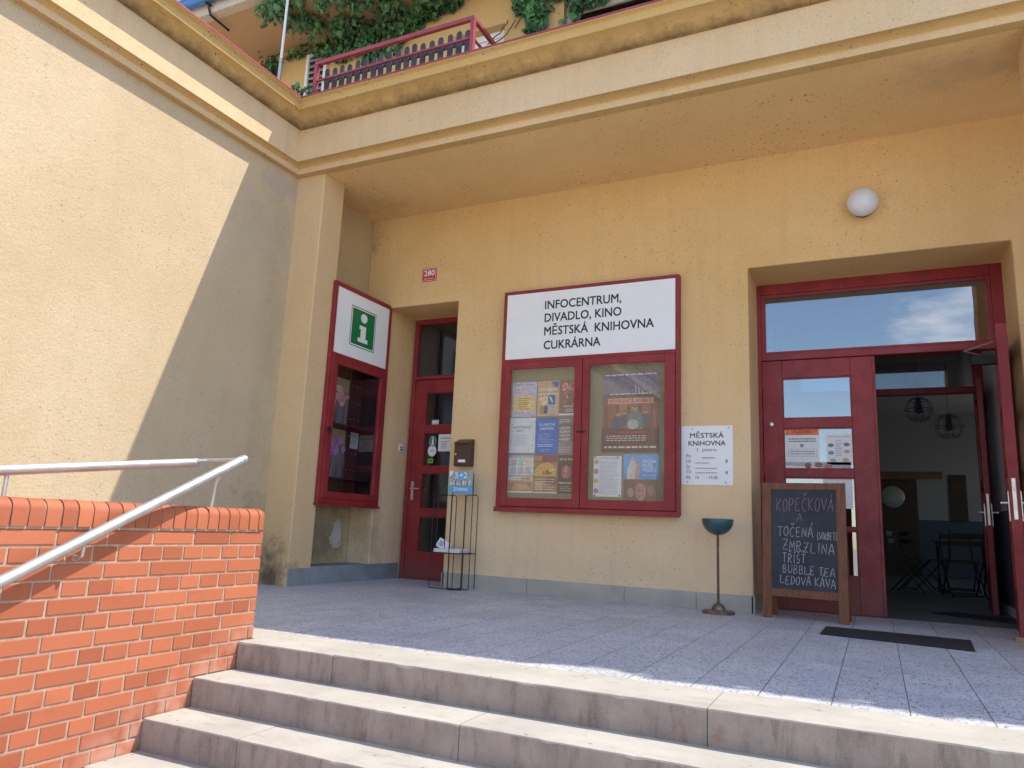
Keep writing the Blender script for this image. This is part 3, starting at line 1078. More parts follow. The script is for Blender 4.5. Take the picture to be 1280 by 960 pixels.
# open right leaf swung out to the square
hx, hy = 1.055, DY - 0.005
fx_, fy_ = 0.945, 6.935
d = Vector((fx_ - hx, fy_ - hy, 0))
Wd = d.length
d.normalize()
nrm = Vector((-d.y, d.x, 0))            # to the right of the leaf (+x)
if nrm.x < 0:
    nrm = -nrm
T = Matrix(((d.x, nrm.x, 0, hx), (d.y, nrm.y, 0, hy), (0, 0, 1, 0), (0, 0, 0, 1)))
lo = door_leaf(T, Wd, 2.47, PANES_R, bd, 0.17, 0.13, label='red glazed door leaf swung wide open at the right of the entrance', th=0.075)
handle(T, Wd - 0.055, 1.03, lo, -1, 0.0, 0.075)
lk = MB()
lk.T = T
lk.box(Wd + 0.0005, Wd + 0.005, 0.022, 0.050, 0.90, 1.22)
lk.box(Wd + 0.005, Wd + 0.014, 0.029, 0.043, 1.12, 1.15)
lk.build('lock_plate', 'brushed', lo, bevel=0.003)
cl = MB()
cl.box(0.86, 1.06, DY - 0.065, DY - 0.006, 2.32, 2.40)
cl.tube([(0.93, DY - 0.035, 2.41), (0.80, DY - 0.14, 2.43), (0.99, 7.45, 2.44)], 0.009, 8, 1)
cl.build('door_closer', ['dark_metal', 'steel'], bd, bevel=0.006)
# vestibule
vb = MB()
vb.box(1.20, 1.40, DY + 0.10, 10.02, 0.0, 1.05, 1)
vb.box(1.20, 1.40, DY + 0.10, 10.02, 1.05, 3.4, 3)
vb.box(1.188, 1.20, DY + 0.12, 9.9, 0.0, 0.09, 2)
VB2 = MB()
VB2.box(-1.30, -1.10, DY + 0.10, 10.02, 0.0, 1.05, 1)
VB2.box(-1.30, -1.10, DY + 0.10, 10.02, 1.05, 3.4, 0)
vb.build('vestibule_wall', ['inner_light', 'inner_dark', 'white_panel', 'white_pvc'], bd)
vb = VB2
vb.build('vestibule_wall', ['white_pvc', 'inner_light'], bd)
vb = MB()
vb.box(-2.6, 4.4, DY + 0.11, 18.3, 3.4, 3.6)
vb.build('inner_ceiling', 'inner_ceiling', bd)
vb = MB()
vb.box(-5.4, 4.4, DY - 0.05, 18.3, -0.2, 0.006)
vb.build('inner_floor', 'inner_floor', bd)
IY = 10.0
vb = MB()
frame_bars(vb, -1.10, 1.20, 0.0, 3.39, 0.09, 0.10, 0.10, 0.0, IY, IY + 0.09)
vb.box(-1.01, 1.10, IY - 0.004, IY + 0.094, 2.44, 2.52)
vb.box(-0.02, 0.04, IY + 0.004, IY + 0.086, 0.0, 2.44)
io = vb.build('inner_door_frame', 'red', bd, bevel=0.005)
vb = MB()
vb.box(-1.01, 1.10, IY + 0.04, IY + 0.046, 2.52, 3.29)
vb.build('transom_pane', 'coated_glass', io)
vb = MB()
vb.box(-1.01, -0.02, IY + 0.02, IY + 0.07, 0.01, 2.44)
vb.build('inner_door_panel', 'red', bd, bevel=0.004)
hx, hy = 1.09, IY - 0.005
d = Vector((1.028 - hx, 9.14 - hy, 0))
Wd = d.length
d.normalize()
nrm = Vector((-d.y, d.x, 0))
if nrm.x < 0:
    nrm = -nrm
T = Matrix(((d.x, nrm.x, 0, hx), (d.y, nrm.y, 0, hy), (0, 0, 1, 0), (0, 0, 0, 1)))
li = door_leaf(T, Wd, 2.45, [(0.45, 1.30), (1.38, 2.28)], bd, 0.11, 0.11, label='inner red door leaf standing open in the dark vestibule')
handle(T, Wd - 0.05, 1.03, li, -1)
lk = MB()
lk.T = T
lk.box(Wd + 0.0005, Wd + 0.005, 0.016, 0.040, 0.90, 1.22)
lk.build('lock_plate', 'brushed', li, bevel=0.003)
# room behind
vb = MB()
for (a, b, mm) in ((0.0, 1.16, 1), (1.16, 3.4, 0)):
    vb.box(-2.4, 4.2, 18.0, 18.2, a, b, mm)
    vb.box(-2.6, -2.4, IY + 0.1, 18.2, a, b, mm)
    if mm:
        vb.box(4.2, 4.4, IY + 0.1, 18.2, a, b, mm)
    else:
        vb.box(4.2, 4.4, IY + 0.1, 14.0, a, b, mm)
        vb.box(4.2, 4.4, 16.4, 18.2, a, b, mm)
        vb.box(4.2, 4.4, 14.0, 16.4, 2.6, b, mm)  # unseen gap below this piece, added to let daylight into the room
    vb.box(1.20, 4.2, IY + 0.0, IY + 0.1, a, b, mm)
    vb.box(-2.4, -1.10, IY + 0.0, IY + 0.1, a, b, mm)
vb.build('room_wall', ['inner_light', 'inner_dark'], bd)
vb = MB()
vb.box(-0.3, 0.82, 17.93, 17.99, 0.0, 2.0)
ro = vb.build('room_door', 'dark_wood', bd, bevel=0.01)
vb = MB()
vb.lathe([(0.0, -0.02), (0.21, -0.02), (0.23, -0.01), (0.23, 0.0), (0.0, 0.0)], (0.35, 17.93, 1.62), 32, axis='y', cap=False)
vb.build('porthole', 'steel', ro, smooth=True)
vb = MB()
vb.box(-0.3, 1.30, 17.90, 17.99, 2.02, 2.16)
vb.build('picture_rail', 'mid_wood', bd, bevel=0.005)
vb = MB()
vb.box(1.42, 1.72, 17.95, 17.99, 1.15, 2.1)
vb.build('wall_panel', 'dark_wood', bd, bevel=0.005)
# left entrance
PANES_L = [(0.321, 0.756), (0.845, 1.29), (1.37, 1.793), (1.884, 2.306)]
fr = MB()
frame_bars(fr, -5.30, -4.30, 0.0, 3.275, 0.05, 0.05, 0.07, 0.0, DY, DY + 0.09)
fr.box(-5.25, -4.35, DY - 0.003, DY + 0.093, 2.475, 2.52)
fo = fr.build('door_frame', 'red', bd, bevel=0.005)
fr = MB()
fr.box(-5.25, -4.35, DY + 0.04, DY + 0.046, 2.52, 3.205)
fr.build('transom_pane', 'glass', fo)
T = Matrix.Translation((-5.25, DY + 0.014, 0.0))
ll = door_leaf(T, 0.90, 2.47, PANES_L, bd, 0.17, 0.13, glassm='glass')
handle(T, 0.055, 1.09, ll, 1)
fr = MB()
fr.box(-5.33, -5.30, DY + 0.1, 10, 0, 3.4)
fr.box(-4.30, -4.1, DY + 0.11, 10, 0, 3.4)
fr.box(-5.33, -4.1, 10, 10.1, 0, 3.4)
fr.box(-5.33, -4.1, DY + 0.11, 10.1, 3.3, 3.4)
fr.box(-4.75, -4.72, 9.0, 9.06, 0, 3.3, 1)
fr.build('hall_wall', ['inner_dark', 'inner_light'], bd)

# ================================================================== things on the walls
def panel(mb, x0, x1, y0, y1, z0, z1, m=0):
    mb.box(x0, x1, y0, y1, z0, z1, m)


def ell(mb, cx, cz, rx, rz, y, T, m, n=28):
    vs = [T @ Vector((cx + rx * math.cos(2 * math.pi * k / n), y, cz + rz * math.sin(2 * math.pi * k / n))) for k in range(n)]
    mb.add(vs, [tuple(range(n))], m)


def rect(mb, x0, x1, z0, z1, y, T, m):
    mb.add([T @ Vector(q) for q in ((x0, y, z0), (x1, y, z0), (x1, y, z1), (x0, y, z1))], [(0, 1, 2, 3)], m)


def polyg(mb, pts, y, T, m):
    mb.add([T @ Vector((a, y, b)) for a, b in pts], [tuple(range(len(pts)))], m)


PAINT = {}


def ink(c):
    c = tuple(round(v, 3) for v in c)
    if c not in PAINT:
        PAINT[c] = simple('print_ink', c, 0.5, vary=0.26, scale=48)
    return PAINT[c]


class Sheet:
    """a flat printed sheet (poster, sign, sticker): base slab + printed shapes as one mesh"""
    def __init__(s, T, x0, x1, z0, z1, base, th=0.0015):
        s.mb, s.mats, s.T, s.lay = MB(), [], T, 0.0
        s.b = (x0, x1, z0, z1)
        s.w, s.h = x1 - x0, z1 - z0
        i = s.m(base)
        vs = [T @ Vector((x, y, z)) for z in (z0, z1) for y in (-th, 0) for x in (x0, x1)]
        s.mb.add(vs, [(0, 2, 3, 1), (4, 5, 7, 6), (0, 1, 5, 4), (2, 6, 7, 3), (0, 4, 6, 2), (1, 3, 7, 5)], i)
        s.y = -th

    def m(s, c):
        mm = M[c] if isinstance(c, str) else ink(c)
        if mm not in s.mats:
            s.mats.append(mm)
        return s.mats.index(mm)

    def nx(s):
        s.y -= 0.0004
        return s.y

    def P(s, u, v):
        return s.b[0] + u * s.w, s.b[2] + v * s.h

    def rect(s, u0, u1, v0, v1, c):
        (a, b), (d, e) = s.P(u0, v0), s.P(u1, v1)
        rect(s.mb, a, d, b, e, s.nx(), s.T, s.m(c))
        return s

    def ell(s, u, v, ru, rv, c):
        a, b = s.P(u, v)
        ell(s.mb, a, b, ru * s.w, rv * s.h, s.nx(), s.T, s.m(c))
        return s

    def poly(s, pts, c):
        polyg(s.mb, [s.P(*q) for q in pts], s.nx(), s.T, s.m(c))
        return s

    def text(s, tx, u, v, h, c, align='LEFT', width=None, bold=0.0, shear=0.0):
        a, b = s.P(u, v)
        y = s.nx()
        text_mesh(s.mb, tx, a, b, h * s.h, s.T @ Matrix.Translation((0, y, 0)), s.m(c), align, bold, width * s.w if width else None, shear=shear)
        return s

    def lines(s, u0, u1, v0, v1, n, c, seed=0, gap=0.45, ragged=True):
        rr = random.Random(seed)
        y = s.nx()
        i = s.m(c)
        for k in range(n):
            vv = v1 - (v1 - v0) * (k + 0.5) / n
            hh = (v1 - v0) / n * gap / 2
            u = u0
            ue = u1 - (rr.uniform(0, 0.3) * (u1 - u0) if ragged else 0)
            while u < ue:
                un = min(ue, u + rr.uniform(0.05, 0.14) * (u1 - u0))
                (a, b), (d, e) = s.P(u, vv - hh), s.P(un, vv + hh)
                rect(s.mb, a, d, b, e, y, s.T, i)
                u = un + 0.022 * (u1 - u0)
        return s

    def build(s, name, label=None, cat=None, group=None, parent=None, loc=None):
        if parent is None:
            loc = loc or tuple(s.T @ Vector(((s.b[0] + s.b[1]) / 2, 0, s.b[2])))
        o = s.mb.build(name, s.mats, parent, loc=loc)
        if label:
            tag(o, label, cat, group)
        return o


# ---- opal wall lamp
lt = thing('wall_lamp', 'round white opal glass lamp high on the stucco above the entrance', 'lamp', (0.02, WY, 3.77))
lb = MB()
lb.lathe([(0.105, 0.0), (0.105, -0.03), (0.098, -0.04), (0.0, -0.04)], (0.02, WY, 3.77), 40, axis='y')
lb.build('lamp_base', 'brown_metal', lt, smooth=True)
lb = MB()
prof = []
for k in range(15):
    a = R(-52 + 142 * k / 14)
    prof.append((0.134 * math.cos(a), -0.115 - 0.105 * math.sin(a)))
lb.lathe(prof, (0.02, WY, 3.77), 48, axis='y')
lb.build('lamp_shade', 'opal', lt, smooth=True)

# ---- house number
s = Sheet(Tback(WY), -4.855, -4.648, 3.555, 3.722, (0.50, 0.02, 0.025), 0.006)
s.rect(0.04, 0.96, 0.05, 0.95, (0.72, 0.66, 0.65)).rect(0.065, 0.935, 0.08, 0.92, (0.46, 0.016, 0.022))
s.text('280', 0.5, 0.42, 0.42, 'white_panel', 'CENTER', 0.72, 0.04)
s.text('BĚCHOVICE', 0.5, 0.16, 0.12, 'white_panel', 'CENTER', 0.66)
s.build('house_number_plate', 'small red enamel house number plate reading 280', 'plate')

# ---- library opening-hours sign
s = Sheet(Tback(WY), -1.686, -1.196, 1.152, 1.724, 'white_panel', 0.006)
s.text('MĚSTSKÁ', 0.5, 0.795, 0.082, 'black_ink', 'CENTER', 0.66, 0.04)
s.text('KNIHOVNA', 0.5, 0.662, 0.082, 'black_ink', 'CENTER', 0.72, 0.04)
s.text('1. patro', 0.5, 0.565, 0.060, (0.05, 0.05, 0.06), 'CENTER', 0.38)
for d_, v in (('Po', 0.463), ('Út', 0.372), ('St', 0.283), ('Čt', 0.193), ('Pá', 0.098)):
    s.text(d_, 0.10, v, 0.056, (0.05, 0.05, 0.06), 'LEFT')
s.text('8', 0.86, 0.372, 0.056, (0.06, 0.06, 0.07)).text('8', 0.86, 0.185, 0.056, (0.06, 0.06, 0.07))
s.text('14', 0.28, 0.102, 0.046, (0.05, 0.05, 0.06)).text('- 19.30', 0.49, 0.102, 0.046, (0.05, 0.05, 0.06))
s.lines(0.41, 0.66, 0.435, 0.475, 1, 'grey_ink', 1, 0.4, False)
for k, v in enumerate((0.35, 0.262, 0.185)):
    s.lines(0.28, 0.55 + 0.15 * (k > 0), v, v + 0.035, 1, 'grey_ink', 2 + k, 0.35, False)
for u, v in ((0.22, 0.955), (0.93, 0.96), (0.86, 0.045), (0.12, 0.05)):
    s.ell(u, v, 0.012, 0.010, (0.15, 0.14, 0.14))
s.build('library_sign', 'white sheet metal sign reading MĚSTSKÁ KNIHOVNA with opening hours', 'sign')

# ---- big notice case on the back wall
YF = 7.18
nc = thing('notice_case', 'red framed double notice case under a white INFOCENTRUM sign panel', 'notice case', (-2.68, WY, 0.85))
b = MB()
X0, X1, Z0, Z1 = -3.665, -1.690, 0.853, 3.275
b.box(X0, X0 + 0.035, YF, WY, Z0, Z1)
b.box(X1 - 0.035, X1, YF, WY, Z0, Z1)
b.box(X0 + 0.035, X1 - 0.035, YF, WY, Z1 - 0.035, Z1)
b.box(X0 + 0.035, X1 - 0.035, YF, WY, Z0, Z0 + 0.035)
b.box(X0 + 0.035, X1 - 0.035, YF + 0.004, WY, 2.455, 2.49)
b.build('case_body', 'red', nc, bevel=0.004)
b = MB()
b.box(X0 - 0.008, X1 + 0.008, YF - 0.026, YF + 0.002, Z0 - 0.02, Z0 + 0.03)
b.build('drip_ledge', 'red', nc, bevel=0.004)
b = MB()
b.box(X0 + 0.035, X1 - 0.035, WY - 0.012, WY - 0.001, Z0 + 0.035, 2.455)
b.build('back_board', 'cork', nc)
b = MB()
b.box(X0 + 0.038, X1 - 0.038, YF + 0.006, YF + 0.016, 2.493, Z1 - 0.038)
sp = b.build('sign_panel', 'white_panel', nc)
b = MB()
TT = Tback(YF + 0.0045)
for tx, bz, wd in (('INFOCENTRUM,', 3.035, 0.865), ('DIVADLO, KINO', 2.89, 0.87), ('MĚSTSKÁ  KNIHOVNA', 2.738, 1.215), ('CUKRÁRNA', 2.582, 0.645)):
    text_mesh(b, tx, -3.165, bz, 0.094, TT, 0, 'LEFT', 0.04, wd)
b.build('lettering', 'black_ink', sp)
b = MB()
b.tube([(X0 + 0.08, YF + 0.045, 2.39), (-2.75, YF + 0.045, 2.39)], 0.014, 10)
b.tube([(-2.66, YF + 0.045, 2.39), (X1 - 0.30, YF + 0.045, 2.39)], 0.014, 10)
b.build('light_tube', 'white_pvc', nc, smooth=True)
for a, c_, hs in ((-3.628, -2.706, 0), (-2.700, -1.727, 1)):
    b = MB()
    frame_bars(b, a, c_, Z0 + 0.038, 2.452, 0.085 if hs == 0 else 0.075, 0.085 if hs == 0 else 0.105, 0.078, 0.09, YF - 0.012, YF + 0.022)
    d_ = b.build('case_door', 'red', nc, bevel=0.004)
    b = MB()
    b.box(a + 0.07, c_ - 0.07, YF + 0.004, YF + 0.008, Z0 + 0.12, 2.38)
    b.build('glass_pane', 'glass', d_)
    hx_ = X1 - 0.012 if hs else X0 + 0.012
    for zz in (1.0, 2.25):
        b = MB()
        b.tube([(c_ - 0.004 if hs else a + 0.004, YF - 0.016, zz), (c_ - 0.004 if hs else a + 0.004, YF - 0.016, zz + 0.09)], 0.008, 8)
        b.build('hinge', 'red', d_, smooth=True)
b = MB()
b.box(-2.75, -2.655, YF - 0.022, YF - 0.013, 1.665, 1.685)
b.lathe([(0.0, -0.012), (0.012, -0.012), (0.012, 0), (0, 0)], (-2.70, YF - 0.022, 1.675), 14, axis='y', cap=False)
b.build('hasp', 'dark_metal', nc)

# posters pinned in the case
PB = Tback(WY - 0.0125)
GRPL = 'posters in the left half of the notice case'
GRPR = 'posters in the right half of the notice case'


def poster(name, label, box, base, grp):
    return Sheet(PB, box[0], box[1], box[2], box[3], base), name, label, grp


s = Sheet(PB, -3.555, -3.262, 1.858, 2.245, (0.50, 0.50, 0.62))
s.rect(0, 1, 0.62, 1, (0.56, 0.56, 0.66)).rect(0.05, 0.95, 0.15, 0.60, (0.85, 0.58, 0.24))
s.text('PROMĚNY V ZAHRADĚ', 0.5, 0.90, 0.05, (0.10, 0.10, 0.22), 'CENTER', 0.86)
s.lines(0.15, 0.85, 0.68, 0.86, 3, (0.75, 0.36, 0.40), 3).lines(0.25, 0.75, 0.20, 0.56, 6, (0.40, 0.22, 0.08), 4)
s.build('poster', 'lilac poster with an orange text block, top left in the notice case', 'poster', GRPL)
s = Sheet(PB, -3.250, -2.998, 1.862, 2.245, (0.66, 0.42, 0.24))
s.rect(0.03, 0.97, 0.66, 0.97, (0.60, 0.37, 0.22)).poly([(0.62, 0.98), (0.98, 0.98), (0.98, 0.86), (0.86, 0.78)], (0.05, 0.13, 0.30))
s.text('DIVADELNÍ', 0.5, 0.72, 0.08, 'paper', 'CENTER', 0.80, 0.04).rect(0.02, 0.98, 0.615, 0.635, 'paper')
s.rect(0.12, 0.50, 0.30, 0.56, (0.78, 0.56, 0.34)).rect(0.50, 0.84, 0.32, 0.60, (0.04, 0.17, 0.34)).rect(0.50, 0.88, 0.08, 0.32, (0.56, 0.45, 0.42)).rect(0.14, 0.50, 0.06, 0.30, (0.40, 0.26, 0.12))
s.rect(0.32, 0.48, 0.08, 0.30, (0.06, 0.10, 0.16)).poly([(0.56, 0.54), (0.62, 0.56), (0.74, 0.40), (0.70, 0.38)], 'paper')
s.build('poster', 'orange theatre poster with coloured squares and a blue corner tab', 'poster', GRPL)
s = Sheet(PB, -2.990, -2.800, 1.862, 2.250, (0.26, 0.12, 0.09))
for k in range(26):
    rr_ = random.Random(k)
    s.ell(rr_.uniform(0.12, 0.88), rr_.uniform(0.30, 0.92), rr_.uniform(0.06, 0.12), rr_.uniform(0.03, 0.06), [(0.55, 0.16, 0.22), (0.68, 0.34, 0.36), (0.20, 0.07, 0.07), (0.36, 0.18, 0.10)][k % 4])
s.text('VEČER', 0.55, 0.22, 0.06, 'paper', 'CENTER', 0.6).lines(0.4, 0.9, 0.09, 0.19, 2, 'paper', 7).rect(0, 1, 0, 0.055, 'paper')
s.build('poster', 'dark poster crowded with pink roses in the left notice case', 'poster', GRPL)
s = Sheet(PB, -3.572, -3.262, 1.466, 1.848, 'paper')
for k in range(70):
    rr_ = random.Random(100 + k)
    u, v = rr_.random(), rr_.random()
    if 0.16 < u < 0.84 and 0.12 < v < 0.86:
        continue
    s.ell(min(.97, max(.03, u)), min(.97, max(.03, v)), 0.014, 0.011, [(0.20, 0.36, 0.22), (0.72, 0.50, 0.22), (0.55, 0.30, 0.36), (0.25, 0.30, 0.42)][k % 4])
s.text('kytičkový', 0.5, 0.70, 0.085, (0.16, 0.18, 0.26), 'CENTER', 0.70, 0, 0.2).text('den', 0.42, 0.60, 0.07, (0.16, 0.18, 0.26), 'CENTER', 0.24, 0, 0.2)
s.lines(0.2, 0.8, 0.20, 0.52, 7, (0.48, 0.50, 0.56), 9, 0.3)
s.build('poster', 'white poster with a confetti border and handwritten style title', 'poster', GRPL)
s = Sheet(PB, -3.256, -2.998, 1.448, 1.842, (0.02, 0.13, 0.46))
s.rect(0.04, 0.96, 0.04, 0.96, (0.025, 0.16, 0.54))
s.text('SLUNEČNÍ', 0.5, 0.78, 0.075, 'paper', 'CENTER', 0.72, 0.01, 0.15).text('JARMARK', 0.5, 0.67, 0.075, 'paper', 'CENTER', 0.66, 0.01, 0.15)
s.lines(0.15, 0.85, 0.32, 0.58, 5, (0.45, 0.56, 0.78), 11, 0.25).lines(0.10, 0.90, 0.20, 0.29, 2, 'paper', 12, 0.45).lines(0.25, 0.75, 0.07, 0.16, 2, (0.45, 0.56, 0.78), 13, 0.3)
s.build('poster', 'bright blue poster with white text in the left notice case', 'poster', GRPL)
s = Sheet(PB, -2.990, -2.800, 1.448, 1.842, (0.17, 0.12, 0.14))
s.poly([(0.0, 0.0), (1, 0.0), (1, 0.32), (0.3, 0.45), (0.0, 0.3)], (0.30, 0.24, 0.27)).rect(0, 1, 0.82, 1, (0.27, 0.20, 0.22))
for k, tx in enumerate(('LIDOVÉ', 'SOUBORY', 'A DECHOVÉ', 'HUDBY')):
    s.text(tx, 0.06, 0.68 - 0.10 * k, 0.065, 'paper', 'LEFT', 0.62 + 0.05 * (k % 2), 0.04)
s.lines(0.06, 0.9, 0.86, 0.96, 2, (0.6, 0.58, 0.58), 15).lines(0.06, 0.9, 0.05, 0.22, 3, (0.55, 0.5, 0.5), 16)
s.build('poster', 'dark violet poster with four lines of bold white capitals', 'poster', GRPL)
s = Sheet(PB, -3.566, -3.268, 1.226, 1.440, (0.74, 0.72, 0.70))
s.rect(0, 1, 0.86, 1, (0.40, 0.48, 0.58))
for k, cc in enumerate([(0.62, 0.40, 0.40), (0.46, 0.60, 0.50), (0.70, 0.64, 0.36), (0.40, 0.50, 0.58), (0.62, 0.46, 0.46), (0.52, 0.46, 0.62)]):
    u, v = 0.10 + 0.29 * (k % 3), 0.46 - 0.40 * (k // 3)
    s.rect(u, u + 0.22, v, v + 0.34, cc)
s.build('poster', 'white leaflet with six pastel squares in the left notice case', 'poster', GRPL)
s = Sheet(PB, -3.566, -3.268, 1.040, 1.220, (0.55, 0.32, 0.20))
s.rect(0, 1, 0.72, 1, (0.62, 0.50, 0.40)).text('LEGIO', 0.03, 0.76, 0.17, 'paper', 'LEFT', 0.46, 0.04).text('VLAK', 0.52, 0.76, 0.17, (0.62, 0.22, 0.12), 'LEFT', 0.40, 0.04)
s.rect(0.06, 0.94, 0.16, 0.60, (0.45, 0.20, 0.12)).poly([(0.12, 0.2), (0.9, 0.2), (0.8, 0.5), (0.3, 0.56)], (0.60, 0.36, 0.22)).rect(0, 1, 0, 0.08, 'paper')
s.build('poster', 'orange leaflet reading LEGIO at the bottom left of the notice case', 'poster', GRPL)
s = Sheet(PB, -3.260, -2.992, 1.040, 1.440, (0.42, 0.22, 0.10))
s.rect(0, 1, 0.82, 1, (0.30, 0.06, 0.10)).rect(0, 0.35, 0.84, 0.98, (0.55, 0.25, 0.12))
s.poly([(0.0, 0.45), (0.95, 0.45), (0.95, 0.62), (0.8, 0.76), (0.55, 0.82), (0.25, 0.76), (0.05, 0.62)], (0.72, 0.42, 0.14)).ell(0.62, 0.55, 0.16, 0.07, (0.20, 0.26, 0.06)).ell(0.45, 0.53, 0.10, 0.05, (0.58, 0.14, 0.07)).ell(0.75, 0.60, 0.10, 0.05, (0.78, 0.58, 0.20))
s.rect(0.5, 1, 0.24, 0.42, (0.26, 0.10, 0.08)).rect(0.05, 0.4, 0.08, 0.3, (0.60, 0.40, 0.20)).lines(0.06, 0.95, 0.06, 0.4, 5, (0.70, 0.60, 0.48), 21, 0.3).rect(0, 1, 0, 0.03, 'paper')
s.build('poster', 'orange food poster with a big sandwich in the left notice case', 'poster', GRPL)
s = Sheet(PB, -2.986, -2.800, 1.040, 1.440, (0.085, 0.045, 0.05))
s.text('W O M B', 0.5, 0.86, 0.06, 'paper', 'CENTER', 0.84, 0.04)
s.ell(0.5, 0.56, 0.30, 0.18, (0.34, 0.12, 0.12)).ell(0.5, 0.62, 0.14, 0.09, (0.52, 0.26, 0.22)).ell(0.42, 0.46, 0.16, 0.05, (0.45, 0.18, 0.16))
s.text('Marie Nová', 0.5, 0.25, 0.055, 'paper', 'CENTER', 0.82, 0.04).lines(0.15, 0.9, 0.05, 0.2, 3, (0.60, 0.52, 0.50), 23, 0.3)
s.build('poster', 'near black poster with a dim reddish figure, bottom right of the left half', 'poster', GRPL)

# right half
s = Sheet(PB, -2.505, -1.905, 1.470, 2.300, (0.13, 0.075, 0.065))
s.rect(0, 1, 0.70, 1, (0.22, 0.19, 0.24)).rect(0, 1, 0.62, 0.72, (0.17, 0.11, 0.10)).rect(0.0, 0.30, 0.30, 0.62, (0.30, 0.11, 0.07)).rect(0.30, 0.62, 0.30, 0.62, (0.40, 0.19, 0.11)).rect(0.62, 1, 0.30, 0.62, (0.34, 0.13, 0.08))
for k in range(5):
    s.rect(0.04 + 0.2 * k, 0.10 + 0.2 * k, 0.28, 0.58, (0.22, 0.075, 0.055))
for k, u in enumerate((0.58, 0.64, 0.70)):
    s.rect(u, u + 0.02, 0.74 - 0.02 * k, 0.83 - 0.03 * k, (0.50, 0.46, 0.50))
s.rect(0.10, 0.90, 0.60, 0.668, (0.66, 0.40, 0.30)).text('KDYBY RADŠI HOŘELO', 0.5, 0.612, 0.044, (0.40, 0.03, 0.025), 'CENTER', 0.74, 0.04)
# group of plainly drawn figures in work jackets
for u, v, sc, cc in ((0.28, 0.40, 0.75, (0.08, 0.10, 0.16)), (0.40, 0.42, 0.7, (0.12, 0.10, 0.11)), (0.76, 0.42, 0.8, (0.10, 0.09, 0.12)), (0.58, 0.44, 1.1, (0.16, 0.19, 0.18))):
    s.poly([(u - 0.13 * sc, v - 0.15 * sc), (u + 0.13 * sc, v - 0.15 * sc), (u + 0.12 * sc, v + 0.02 * sc), (u + 0.05 * sc, v + 0.06 * sc), (u - 0.05 * sc, v + 0.06 * sc), (u - 0.12 * sc, v + 0.02 * sc)], cc)
    s.ell(u, v + 0.095 * sc, 0.042 * sc, 0.040 * sc, (0.48, 0.29, 0.21)).ell(u, v + 0.118 * sc, 0.044 * sc, 0.022 * sc, (0.20, 0.13, 0.09))
s.ell(0.55, 0.34, 0.10, 0.06, (0.42, 0.42, 0.40))
s.rect(0, 1, 0.0, 0.27, (0.12, 0.045, 0.04)).lines(0.30, 0.78, 0.225, 0.255, 1, (0.50, 0.05, 0.04), 30, 0.8, False).lines(0.08, 0.78, 0.13, 0.21, 3, (0.66, 0.60, 0.56), 31, 0.35, False).lines(0.05, 0.95, 0.03, 0.09, 1, (0.58, 0.52, 0.50), 32, 0.4, False)
s.lines(0.04, 0.96, 0.945, 0.98, 1, (0.66, 0.62, 0.66), 33, 0.5, False).lines(0.14, 0.86, 0.705, 0.735, 1, (0.66, 0.60, 0.56), 34, 0.5, False)
s.build('poster', 'large brown film poster with a red title strip in the right notice case', 'poster', GRPR)
s = Sheet(PB, -2.590, -2.292, 1.018, 1.430, 'paper')
s.text('LETNÍ KINO', 0.56, 0.92, 0.045, (0.45, 0.12, 0.06), 'CENTER', 0.7, 0.04)
for k, cc in enumerate([(0.72, 0.40, 0.14), (0.60, 0.22, 0.16), (0.75, 0.48, 0.16), (0.58, 0.18, 0.24)]):
    s.ell(0.10, 0.86 - 0.24 * k, 0.085, 0.065, cc)
s.lines(0.22, 0.95, 0.05, 0.89, 26, (0.45, 0.46, 0.52), 41, 0.4)
for u, v in ((0.06, 0.97), (0.86, 0.97), (0.05, 0.03), (0.95, 0.03)):
    s.ell(u, v, 0.03, 0.02, 'black_ink')
s.build('poster', 'white typed programme sheet with orange dots in the right notice case', 'poster', GRPR)
s = Sheet(PB, -2.272, -1.912, 1.200, 1.448, (0.13, 0.38, 0.72))
s.poly([(0, 0), (1, 0), (1, 0.25), (0.5, 0.30), (0, 0.2)], (0.10, 0.30, 0.62))
s.poly([(0.10, 0.0), (0.42, 0.0), (0.40, 0.45), (0.34, 0.72), (0.18, 0.72), (0.12, 0.4)], (0.66, 0.58, 0.52)).ell(0.25, 0.84, 0.055, 0.10, (0.58, 0.36, 0.26)).poly([(0.33, 0.0), (0.48, 0.0), (0.46, 0.6), (0.36, 0.62)], (0.52, 0.34, 0.26)).ell(0.40, 0.70, 0.045, 0.09, (0.55, 0.34, 0.25))
for k, tx in enumerate(('POČEM', 'MUŽI', 'TOUŽÍ 2')):
    s.text(tx, 0.56, 0.64 - 0.17 * k, 0.13, 'paper', 'LEFT', 0.36 if k != 1 else 0.28, 0.04)
s.lines(0.56, 0.95, 0.12, 0.2, 1, (0.5, 0.6, 0.75), 45, 0.5)
s.build('poster', 'sky blue film poster with two pale figures in the right notice case', 'poster', GRPR)
s = Sheet(PB, -2.268, -1.930, 0.960, 1.192, (0.16, 0.08, 0.075))
s.ell(0.52, 0.50, 0.16, 0.40, (0.46, 0.24, 0.20)).poly([(0.32, 0.6), (0.36, 0.95), (0.52, 1.0), (0.7, 0.95), (0.74, 0.5), (0.66, 0.75), (0.5, 0.86), (0.38, 0.75)], (0.24, 0.10, 0.08)).ell(0.22, 0.45, 0.10, 0.20, (0.40, 0.22, 0.22)).ell(0.82, 0.55, 0.10, 0.24, (0.30, 0.13, 0.11)).ell(0.46, 0.54, 0.025, 0.03, (0.08, 0.05, 0.05)).ell(0.58, 0.54, 0.025, 0.03, (0.08, 0.05, 0.05)).rect(0.47, 0.57, 0.28, 0.31, (0.40, 0.12, 0.12))
s.build('poster', 'reddish brown portrait poster at the bottom of the right notice case', 'poster', GRPR)

